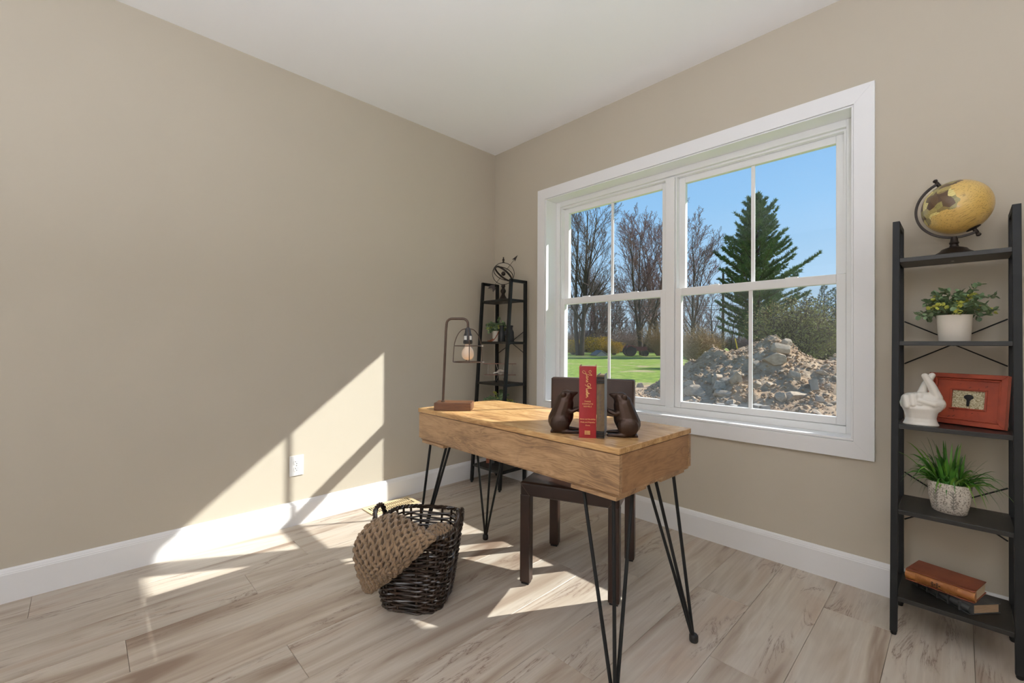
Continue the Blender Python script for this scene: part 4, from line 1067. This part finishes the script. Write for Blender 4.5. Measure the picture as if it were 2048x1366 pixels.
for j in range(NTX):
    t = T0 + (T1 - T0) * j / (NTX - 1)
    for i in range(NSX):
        s = S0 + (S1 - S0) * i / (NSX - 1); p = st(s, t); e = min(1, min(i, NSX - 1 - i, j, NTX - 1 - j) / 8)
        vs_[k] = (p.x, p.y, G + mound_h(s, t) * e - .02 * (1 - e) + .02 * e); k += 1
idx = np.arange(NSX * NTX).reshape(NTX, NSX)
fq = np.stack([idx[:-1, :-1], idx[:-1, 1:], idx[1:, 1:], idx[1:, :-1]], -1).reshape(-1, 4)
mo_c = st(7.5, 12.8, G)
mound = thing('dirt_mound', mo_c, 'tall mound of excavated sandy soil and rubble outside the right window', 'dirt pile')
me = arr_mesh('soil_heap', vs_ - np.array(mo_c), fq, 'dirt'); me.polygons.foreach_set('use_smooth', [True] * len(me.polygons)); link('soil_heap', me, mound)

def mound_hit(px, py):
    d = ray(px, py); t = 7.0
    while t < 22:
        p = CAM + d * t; q = p - CAM; s_, t_ = q.x * _r.x + q.y * _r.y, q.x * _f.x + q.y * _f.y
        g = G + (mound_h(s_, t_) if S0 < s_ < S1 and T0 < t_ < T1 else 0)
        if p.z <= g: return p, t
        t += .03
    return None, None
def rock_mesh(seed, sub=3, ang=.35):
    bm = bmesh.new(); bmesh.ops.create_icosphere(bm, subdivisions=sub, radius=1.0); o = Vector((seed * 3.1, seed * 1.7, seed))
    pl = [(Vector((random.Random(seed * 9 + i).uniform(-1, 1), random.Random(seed * 7 + i).uniform(-1, 1), random.Random(seed * 5 + i).uniform(-1, 1))).normalized(), random.Random(seed + i).uniform(.50, .80)) for i in range(11)]
    for v in bm.verts:
        p = v.co.normalized(); r = 1 + ang * (mnoise.noise(p * 1.3 + o)) + .12 * mnoise.noise(p * 3.5 + o) + .05 * mnoise.noise(p * 9 + o)
        q = p * r
        for nrm, lim in pl:
            d = q.dot(nrm)
            if d > lim: q -= nrm * (d - lim) * .97
        v.co = q
    me = bpy.data.meshes.new('stone'); bm.to_mesh(me); bm.free(); me.materials.append(MT['rock']); me.polygons.foreach_set('use_smooth', [True] * len(me.polygons)); me.set_sharp_from_angle(angle=math.radians(22)); return me
RM = [rock_mesh(i + 1) for i in range(7)]
RMS = [rock_mesh(i + 11, 2) for i in range(5)]
rg = random.Random(12)
BOUL = [  # px, py, width px, height px, label
 (1590, 751, 26, 24, 'round speckled boulder high on the right slope of the dirt mound'),
 (1472, 758, 24, 30, 'upright oval boulder near the lower middle of the dirt mound'),
 (1434, 754, 22, 20, 'rounded tan boulder left of the upright oval boulder'),
 (1438, 770, 24, 22, 'pale boulder at the foot of the rounded tan boulder'),
 (1452, 763, 30, 16, 'tilted flat slab leaning between two boulders on the mound'),
 (1392, 784, 44, 24, 'large long pale boulder at the lower left edge of the mound'),
 (1379, 770, 20, 16, 'small brown boulder on top of the long pale boulder'),
 (1563, 696, 42, 24, 'large angular boulder just below the top of the mound'),
 (1552, 717, 48, 22, 'broad flat boulder on the upper face of the mound'),
 (1586, 789, 46, 20, 'low wide boulder on the lower right of the mound'),
 (1637, 797, 18, 16, 'squat pale stone near the lower right pane corner'),
 (1574, 684, 26, 14, 'rounded boulder near the crest of the mound'),
 (1282, 773, 16, 13, 'pale boulder on the lawn seen just right of the chair back'),
 (1560, 796, 24, 20, 'dark jagged boulder at the foot of the mound'),
 (1448, 786, 40, 16, 'wide buff boulder half buried at the foot of the mound')]
for i, (px, py, wpx, hpx, lb) in enumerate(BOUL):
    p, t = mound_hit(px, py + hpx * .30)
    if p is None: continue
    w, h = wpx * t / F_PX / 2, hpx * t / F_PX / 2
    o = link('boulder', RM[i % 7].copy() if False else RM[i % 7]); o.location = p + Vector((0, 0, h * .35)); o.rotation_euler = (0, 0, YAW + rg.uniform(-.25, .25)); o.scale = (w * 1.25, (w + h) * .6, h * 1.35)
    tag(o, lb, 'rock', 'boulders on the dirt mound')
cnt = 0
while cnt < 150:
    px, py = rg.uniform(1372, 1676), rg.uniform(672, 832); p, t = mound_hit(px, py)
    if p is None or t > 16: continue
    w = rg.choice([.03, .04, .05, .06, .08, .11]) * rg.uniform(.7, 1.2)
    o = link('stone', rg.choice(RMS), mound); o.location = p - mo_c + Vector((0, 0, w * .25)); o.rotation_euler = (rg.uniform(-.5, .5), rg.uniform(-.5, .5), rg.uniform(0, 6.3)); o.scale = (w * rg.uniform(.9, 1.5), w, w * rg.uniform(.5, .9)); cnt += 1
# loose clods and pebbles
base = np.array([v.co[:] for v in rock_mesh(31, 1).vertices]); bf = np.array([p.vertices[:] for p in RMS[0].polygons]) if False else None
m1 = rock_mesh(31, 1); bv = np.array([v.co[:] for v in m1.vertices]); bf = np.array([p.vertices[:] for p in m1.polygons])
av, af = [], []; c = 0
while c < 6000:
    s = rg.uniform(3.6, 11.2); t = rg.uniform(8.2, 14.6); hh = mound_h(s, t)
    p = st(s, t, G + hh); w = rg.choice([.012, .018, .025, .035, .05]) * rg.uniform(.7, 1.3); a = rg.uniform(0, 6.3)
    Rm = np.array([[math.cos(a), -math.sin(a), 0], [math.sin(a), math.cos(a), 0], [0, 0, 1]])
    av.append((bv * np.array([w * 1.3, w, w * .75])) @ Rm.T + np.array([p.x - mo_c.x, p.y - mo_c.y, p.z - mo_c.z + w * .3 + .02])); af.append(bf + c * len(bv)); c += 1
tag(link('loose_clods', arr_mesh('loose_clods', np.concatenate(av), np.concatenate(af), 'dirt'), mound), kind='stuff')
pv = MB().box(-.10, .10, -.10, .10, 0, .10).mesh('concrete_block', 'paver')
for px, py, lb in ((1441, 812, 'small concrete block at the foot of the mound left of the other blocks'), (1469, 815, 'concrete block second from the left below the mound'), (1487, 813, 'concrete block just left of the lower sash bar'), (1514, 814, 'concrete block just right of the lower sash bar'), (1530, 817, 'tilted concrete block right of the lower sash bar'), (1629, 776, 'upright concrete block standing on the right slope of the mound')):
    p, t = mound_hit(px, py + 4)
    if p is None: continue
    o = link('concrete_block', pv); o.location = p + Vector((0, 0, .0)); o.rotation_euler = (rg.uniform(-.15, .15), rg.uniform(-.15, .15), YAW + rg.uniform(-.5, .5)); o.scale = (.85, .85, 1.1 if py > 790 else 2.6); tag(o, lb, 'concrete block', 'concrete blocks by the mound')

# trees ----------------------------------------------------------------------
def perp(d, rg):
    a = d.orthogonal().normalized(); a.rotate(Matrix.Rotation(rg.uniform(0, 2 * PI), 3, d)); return a
def bare_tree(seed, H, r0, trunks=1, lean=.12, counts=(11, 7, 5, 3), lens=(.42, .5, .5, .5), up=.35, first=.22):
    rg = random.Random(seed); big = MB(); fine = MB()
    def grow(p, d, L, r, lev):
        nseg = (9, 6, 4, 3, 2)[lev]; pts = [p.copy()]; rs = [r]; q = p.copy(); dd = d.copy()
        for k in range(nseg):
            dd = (dd + perp(dd, rg) * rg.uniform(0, (.10, .16, .2, .25, .3)[lev]) + Vector((0, 0, up * .12 * (1 if lev else .25)))).normalized(); q = q + dd * (L / nseg); pts.append(q.copy()); rs.append(max(r * (1 - .88 * (k + 1) / nseg), .012 if lev > 2 else .018))
        (big if lev < 2 else fine).tube(pts, rs, (7, 5, 4, 3, 3)[lev], cap=False)
        if lev < 4:
            nc = counts[lev]
            for i in range(nc):
                f = (first if lev == 0 else .18) + (1 - (first if lev == 0 else .18)) * (i + rg.random() * .8) / nc; f = min(f, .98)
                k = min(int(f * nseg), nseg - 1); ff = f * nseg - k; pp = pts[k].lerp(pts[k + 1], ff); td = (pts[k + 1] - pts[k]).normalized()
                ang = rg.uniform(.45, .85); cd_ = (td * math.cos(ang) + perp(td, rg) * math.sin(ang) + Vector((0, 0, up * .5))).normalized()
                grow(pp, cd_, L * lens[lev] * (1.05 - .55 * f) * rg.uniform(.8, 1.2), max(rs[k] * .55, .012), lev + 1)
    for t in range(trunks):
        a = 2 * PI * t / trunks + rg.random(); d = Vector((math.cos(a) * lean * (trunks > 1), math.sin(a) * lean * (trunks > 1), 1)).normalized()
        grow(Vector((math.cos(a) * r0 * .8 * (trunks > 1), math.sin(a) * r0 * .8 * (trunks > 1), 0)), d, H * rg.uniform(.86, 1.0), r0, 0)
    return big.mesh('trunk', 'bark', True, 180), fine.mesh('branches', 'twig', False)
TREES = [bare_tree(3, 22, .34, 3, .10, (12, 8, 6, 4)), bare_tree(8, 20, .27, 3, .22, (12, 8, 6, 5), (.48, .5, .5, .5), .42, .12), bare_tree(15, 17, .24, 2, .16, (12, 8, 6, 5), (.45, .5, .5, .5), .4, .12), bare_tree(22, 13, .16, 1, 0, (12, 7, 5, 3), (.4, .5, .5, .5), .3, .2)]
def put_tree(k, px, d, label, sc_=1.0, rz=0.0, red=False, group=None):
    t = thing('bare_tree', gp_(px, d), label, 'tree', rz, group)
    link('trunk', TREES[k][0], t); me = TREES[k][1]
    o = link('branches', me, t)
    if red: o.material_slots[0].link = 'OBJECT'; o.material_slots[0].material = MT['twig_red']
    t.scale = (sc_,) * 3; return t
put_tree(0, 1160, 62, 'tall bare tree with three trunks at the left edge of the window view', 1.0, .6)
put_tree(1, 1283, 66, 'bare spreading maple behind the tractor', 1.0, 0, True)
put_tree(1, 1322, 72, 'bare budding maple beside the window mullion', 1.05, 2.0, True)
put_tree(2, 1386, 60, 'bare reddish tree just right of the window mullion', .98, 1.0, True)
put_tree(3, 1428, 72, 'small bare tree left of the utility pole', .95, 2.0, True)
put_tree(3, 1462, 66, 'thin bare sapling between the pole and the big pine', .6, .4)
rg = random.Random(77)
for i in range(46):
    px = 1120 + (1700 - 1120) * (i + rg.random()) / 46
    if 1446 < px < 1485: continue
    put_tree(rg.choice([2, 3, 3]), px, rg.uniform(88, 125), 'bare tree in the far woods behind the yard', rg.uniform(.75, 1.05) if px < 1360 else rg.uniform(.6, .85), rg.uniform(0, 6.3), rg.random() < .5, 'far woods trees')

def pine_tree(seed, H, rad, mat, nb=90, dens=1.0, right_arm=True):
    rg = random.Random(seed); wood = MB(); V, Fc = [], []; nv = 0
    wood.tube([(0, 0, 0), (.1, 0, H * .4), (0, .1, H * .8), (0, 0, H * .985)], [H * .018, H * .013, H * .006, .02], 8)
    def tuft(p, d, L):
        nonlocal nv
        for _ in range(9):
            v = (d + Vector((rg.gauss(0, .55), rg.gauss(0, .55), rg.gauss(.18, .45)))).normalized() * L * rg.uniform(.6, 1.15); s = v.cross(Vector((rg.gauss(0, 1), rg.gauss(0, 1), rg.gauss(0, 1)))).normalized() * L * .085
            q = p + v * .15
            V.extend([(q - s)[:], (q + s)[:], (p + v)[:]]); Fc.append((nv, nv + 1, nv + 2)); nv += 3
    for i in range(nb):
        f = (i + rg.random()) / nb; z = H * (.10 + .88 * f)
        env = rad * (min(1, (1 - f) / .52) ** .62) * (.95 if f > .35 else (.78 + .17 * f / .35))
        a = i * 2.39996 + rg.uniform(-.3, .3); L = env * rg.uniform(.6, 1.1)
        if right_arm and .14 < f < .42 and math.cos(a - YAW) > .6: L *= 1.55
        el0 = .05 + .55 * f; d = Vector((math.cos(a), math.sin(a), math.sin(el0) * .8)).normalized()
        pts = [Vector((0, 0, z))]; n_ = 6
        for k in range(n_):
            d = (d + Vector((0, 0, .09)) + Vector((rg.gauss(0, .05), rg.gauss(0, .05), 0))).normalized(); pts.append(pts[-1] + d * L / n_)
        wood.tube(pts, [.012 * L * (1 - k / (n_ + .5)) + .012 for k in range(n_ + 1)], 4, cap=False)
        m = max(5, int(L * 6.5 * dens))
        for j in range(m):
            ff = .22 + .78 * (j + rg.random()) / m; k = min(int(ff * n_), n_ - 1); p = pts[k].lerp(pts[k + 1], ff * n_ - k); td = (pts[k + 1] - pts[k]).normalized()
            sd = td.cross(Vector((0, 0, 1))).normalized() * rg.choice([-1, 1]) * rg.uniform(.0, 1.0) * (.12 + .17 * L * (1.08 - ff)); tuft(p + sd + Vector((0, 0, rg.uniform(-.05, .18))), (td + sd.normalized() * .5 + Vector((0, 0, .25))).normalized(), rg.uniform(.32, .56))
    return wood.mesh('trunk', 'bark', True, 180), arr_mesh('needles', np.array(V), np.array(Fc), mat)
P1 = pine_tree(5, 20.6, 5.6, 'needle', 200, 2.7)
t = thing('pine_tree', gp_(1512, 55), 'big green white pine towering behind the dirt mound', 'tree'); link('trunk', P1[0], t); tag(link('needles', P1[1], t), kind='stuff')
P2 = pine_tree(9, 13.0, 3.1, 'needle_dark', 60, .75, False)
for px, d, s, lb in ((1206, 95, .90, 'small dark evergreen in the left woods below the first sash bar'), (1612, 88, .95, 'dark evergreen right of the big pine'), (1648, 84, 1.02, 'tall dark evergreen near the right window edge'), (1672, 96, 1.10, 'dark evergreen at the right window edge'), (1464, 120, .42, 'tiny far evergreen at the end of the road'), (1238, 100, .8, 'dark evergreen behind the forsythia')):
    t = thing('pine_tree', gp_(px, d), lb, 'tree', px * .7, 'far evergreens'); t.scale = (s,) * 3; link('trunk', P2[0], t); tag(link('needles', P2[1], t), kind='stuff')

def shrub(seed, w, h, nst, stem_mat, leaf_mat=None, nleaf=0, ls=.08, spread=1.0, r=.016):
    rg = random.Random(seed); wood = MB(); V, Fc = [], []; nv = 0; tips = []
    for i in range(nst):
        a = rg.uniform(0, 2 * PI); k = rg.random() ** .6; d = Vector((math.cos(a) * k * w / 2, math.sin(a) * k * w / 2, h * rg.uniform(.55, 1.0) * (1 - .35 * k * k)))
        p0 = Vector((math.cos(a) * w * .06, math.sin(a) * w * .06, 0)); c = spline([p0, p0 + Vector((d.x * .3, d.y * .3, d.z * .5)), p0 + d], 3)
        wood.tube(c, [r * (1 - .75 * j / (len(c) - 1)) for j in range(len(c))], 3, cap=False)
        for j in range(2, len(c)):
            for _ in range(2):
                e = c[j] + Vector((rg.gauss(0, .09) * w, rg.gauss(0, .09) * w, abs(rg.gauss(.05, .07)) * h)); wood.tube([c[j], e], [r * .45, r * .25], 3, cap=False); tips.append((c[j], e))
    for i in range(nleaf):
        a, e = rg.choice(tips); p = a.lerp(e, rg.random()) + Vector((rg.gauss(0, .04 * w), rg.gauss(0, .04 * w), rg.gauss(0, .03 * h)))
        for _ in range(2):
            v = Vector((rg.gauss(0, 1), rg.gauss(0, 1), rg.gauss(0, 1))).normalized() * ls; s = perp(v.normalized(), rg) * ls * .5
            V.extend([(p - s)[:], (p + s)[:], (p + v)[:]]); Fc.append((nv, nv + 1, nv + 2)); nv += 3
    return wood.mesh('stems', stem_mat), (arr_mesh('leaves', np.array(V), np.array(Fc), leaf_mat) if nleaf else None)
def put_shrub(name, ms, px, d, label, cat='shrub', sc_=(1, 1, 1), rz=0.0, group=None):
    t = thing(name, gp_(px, d), label, cat, rz, group); t.scale = sc_; link('stems', ms[0], t)
    if ms[1]: tag(link('foliage', ms[1], t), kind='stuff')
    return t
put_shrub('twiggy_shrub', shrub(2, 3.0, 2.7, 340, 'twig_tan', None, 0, r=.026), 1398, 29, 'tan leafless shrub on the grass left of the dirt mound')
put_shrub('budding_tree', shrub(6, 6.2, 5.0, 240, 'brush', 'olive', 9000, .11, r=.04), 1598, 33, 'olive green budding shrub behind the right side of the mound')
put_shrub('budding_tree', shrub(7, 4.0, 3.4, 130, 'brush', 'olive', 3600, .10, r=.03), 1650, 36, 'low budding shrub by the navy portable toilet')
FS = shrub(10, 4.2, 2.6, 120, 'brush', 'forsythia', 5200, .12, r=.02)
for px, s, lb in ((1146, .9, 'yellow forsythia bush left of the three-trunk tree'), (1192, 1.1, 'yellow forsythia bush right of the three-trunk tree'), (1228, .8, 'yellow forsythia bush behind the left window bar')):
    put_shrub('forsythia_bush', FS, px, 67, lb, 'shrub', (s, s, s), px, 'forsythia bushes')
BRS = [shrub(31, 6.0, 4.2, 190, 'brush', None, 0, r=.035), shrub(32, 6.0, 3.6, 190, 'twig', None, 0, r=.035)]
put_shrub('brush_thicket', shrub(33, 5.6, 5.2, 200, 'twig_tan', None, 0, r=.03), 1318, 63, 'tan brush thicket right of the tractor', 'shrub')
for i in range(30):
    px = 1118 + 590 * (i + rg.random()) / 30
    put_shrub('brush_thicket', BRS[i % 2], px, rg.uniform(78, 92) if px < 1440 or px > 1490 else 130, 'leafless brush along the edge of the far woods', 'shrub', (1.1, 1.1, rg.uniform(.8, 1.25)), rg.uniform(0, 6), 'woodland edge brush')

# pole, wires, tractor and small things far off ------------------------------------
t = thing('utility_pole', gp_(1446, 58), 'tall wooden utility pole left of the big pine', 'pole', YAW)
MB().tube([(0, 0, 0), (0, 0, 11.1)], [.19, .14], 10).build('post', 'pole', t, True)
MB().box(-.9, .9, -.06, .06, 10.2, 10.35).build('crossarm', 'pole', t)
t = thing('utility_pole', gp_(1478, 118), 'short far utility pole by the end of the road', 'pole', YAW)
MB().tube([(0, 0, 0), (0, 0, 7.5)], [.2, .15], 8).build('post', 'pole', t, True)
MB().box(-1, 1, -.08, .08, 6.6, 6.8).build('crossarm', 'pole', t)
for z, lb in ((6.35, 'upper power line crossing behind the mound'), (5.75, 'middle power line crossing behind the mound'), (4.2, 'lowest power line crossing behind the mound')):
    pts = []
    for i in range(41):
        px = 1080 + 640 * i / 40; sag = .25 * math.sin(PI * ((px - 1080) / 366 % 1)); pts.append(gp_(px, 57.7, G + 1.55 + z - 1.05 - sag))
    tag(MB().tube(pts, .028, 5).build('power_line', 'wire'), lb, 'wire', 'power lines')
t = thing('guy_guard', gp_(1473, 48), 'yellow guy wire guard near the utility pole', 'marker', YAW)
MB().tube([(.35, 0, 0), (-.15, 0, 2.3)], .06, 8).build('sleeve', 'yellow_plastic', t)
MB().tube([(-.15, 0, 2.3), (-.9, 0, 5.5)], .02, 6).build('wire', 'wire', t)

t = thing('farm_tractor', gp_(1270, 60), 'old dark red and blue tractor parked at the far end of the lawn', 'tractor', YAW)
MB().box(-.3, 1.6, -.3, .3, .7, 1.3).build('hood', 'tractor_red', t, bevel=.08)
MB().box(-1.0, .2, -.28, .28, .6, 1.0).build('chassis', 'tractor_blue', t, bevel=.05)
for s in (-1, 1):
    M4 = lambda x, z, y: Matrix.Translation((x, y, z)) @ Matrix.Rotation(PI / 2, 4, 'X')
    MB().lathe([(.35, -.16), (.68, -.18), (.74, -.1), (.74, .1), (.68, .18), (.35, .16)], 26, M4(-.75, .74, s * .75)).build('rear_wheel', 'tyre', t, True)
    MB().lathe([(.18, -.1), (.36, -.1), (.40, -.05), (.40, .05), (.36, .1), (.18, .1)], 22, M4(1.3, .40, s * .6)).build('wheel', 'tyre', t, True)
    MB().prism([(-1.45, .9), (-1.2, 1.45), (-.5, 1.5), (-.15, 1.2), (-.3, 1.15), (-.75, 1.38), (-1.2, 1.2)], 'y', s * .55, s * .95).build('fender', 'tractor_red', t)
MB().box(-1.0, -.55, -.25, .25, 1.1, 1.2).build('seat', 'black', t); MB().box(-1.08, -1.0, -.25, .25, 1.15, 1.6).build('seat_back', 'black', t)
MB().tube([(-.32 + .22 * math.cos(a) * .5, .22 * math.sin(a), 1.55 + .22 * math.cos(a) * .8) for a in [2 * PI * i / 16 for i in range(16)]], .02, 5, True).build('steering_wheel', 'black', t)
MB().tube([(.9, .12, 1.25), (.9, .12, 2.0)], .04, 8).build('exhaust', 'black', t)
t = thing('low_shed', gp_(1198, 61), 'low grey gabled shelter on the lawn before the forsythia', 'shelter', YAW + .3)
MB().prism([(-1.0, .12), (0, .78), (1.0, .12), (.9, .06), (0, .66), (-.9, .06)], 'y', -.9, .9).build('roof', 'shingle', t)
MB().prism([(-.8, 0), (-.8, .14), (0, .64), (.8, .14), (.8, 0)], 'y', -.75, .75).build('wall', 'siding', t)
t = thing('far_house', gp_(1178, 100), 'grey roofed house half hidden behind the left woods', 'house', YAW + .2)
MB().prism([(-4, 0), (-4, 2.6), (0, 4.4), (4, 2.6), (4, 0)], 'y', -6, 6).build('wall', 'siding', t)
MB().prism([(-4.5, 2.4), (0, 4.5), (4.5, 2.4), (4.5, 2.65), (0, 4.8), (-4.5, 2.65)], 'y', -6.4, 6.4).build('roof', 'shingle', t)
for yy in (-3, 0, 3): w_ = MB().box(4.0, 4.06, yy - .5, yy + .5, .9, 2.1).build('window', 'book_black', t)
t = thing('portable_toilet', gp_(1672, 46), 'navy blue portable toilet with pale roof at the right window edge', 'toilet', YAW + .15)
MB().box(-.56, .56, -.56, .56, 0, 2.05).build('cabin', 'blue_plastic', t, bevel=.03)
MB().lathe([(.84, 2.05), (.82, 2.12), (.5, 2.34), (.05, 2.40)], 4, Matrix.Rotation(PI / 4, 4, 'Z')).build('roof', 'grey_plastic', t)
d_ = MB().box(-.38, .38, -.60, -.565, .1, 1.95).build('door', 'blue_plastic', t, bevel=.01)
MB().box(.22, .30, -.63, -.60, 1.0, 1.12).build('handle', 'grey_plastic', d_)
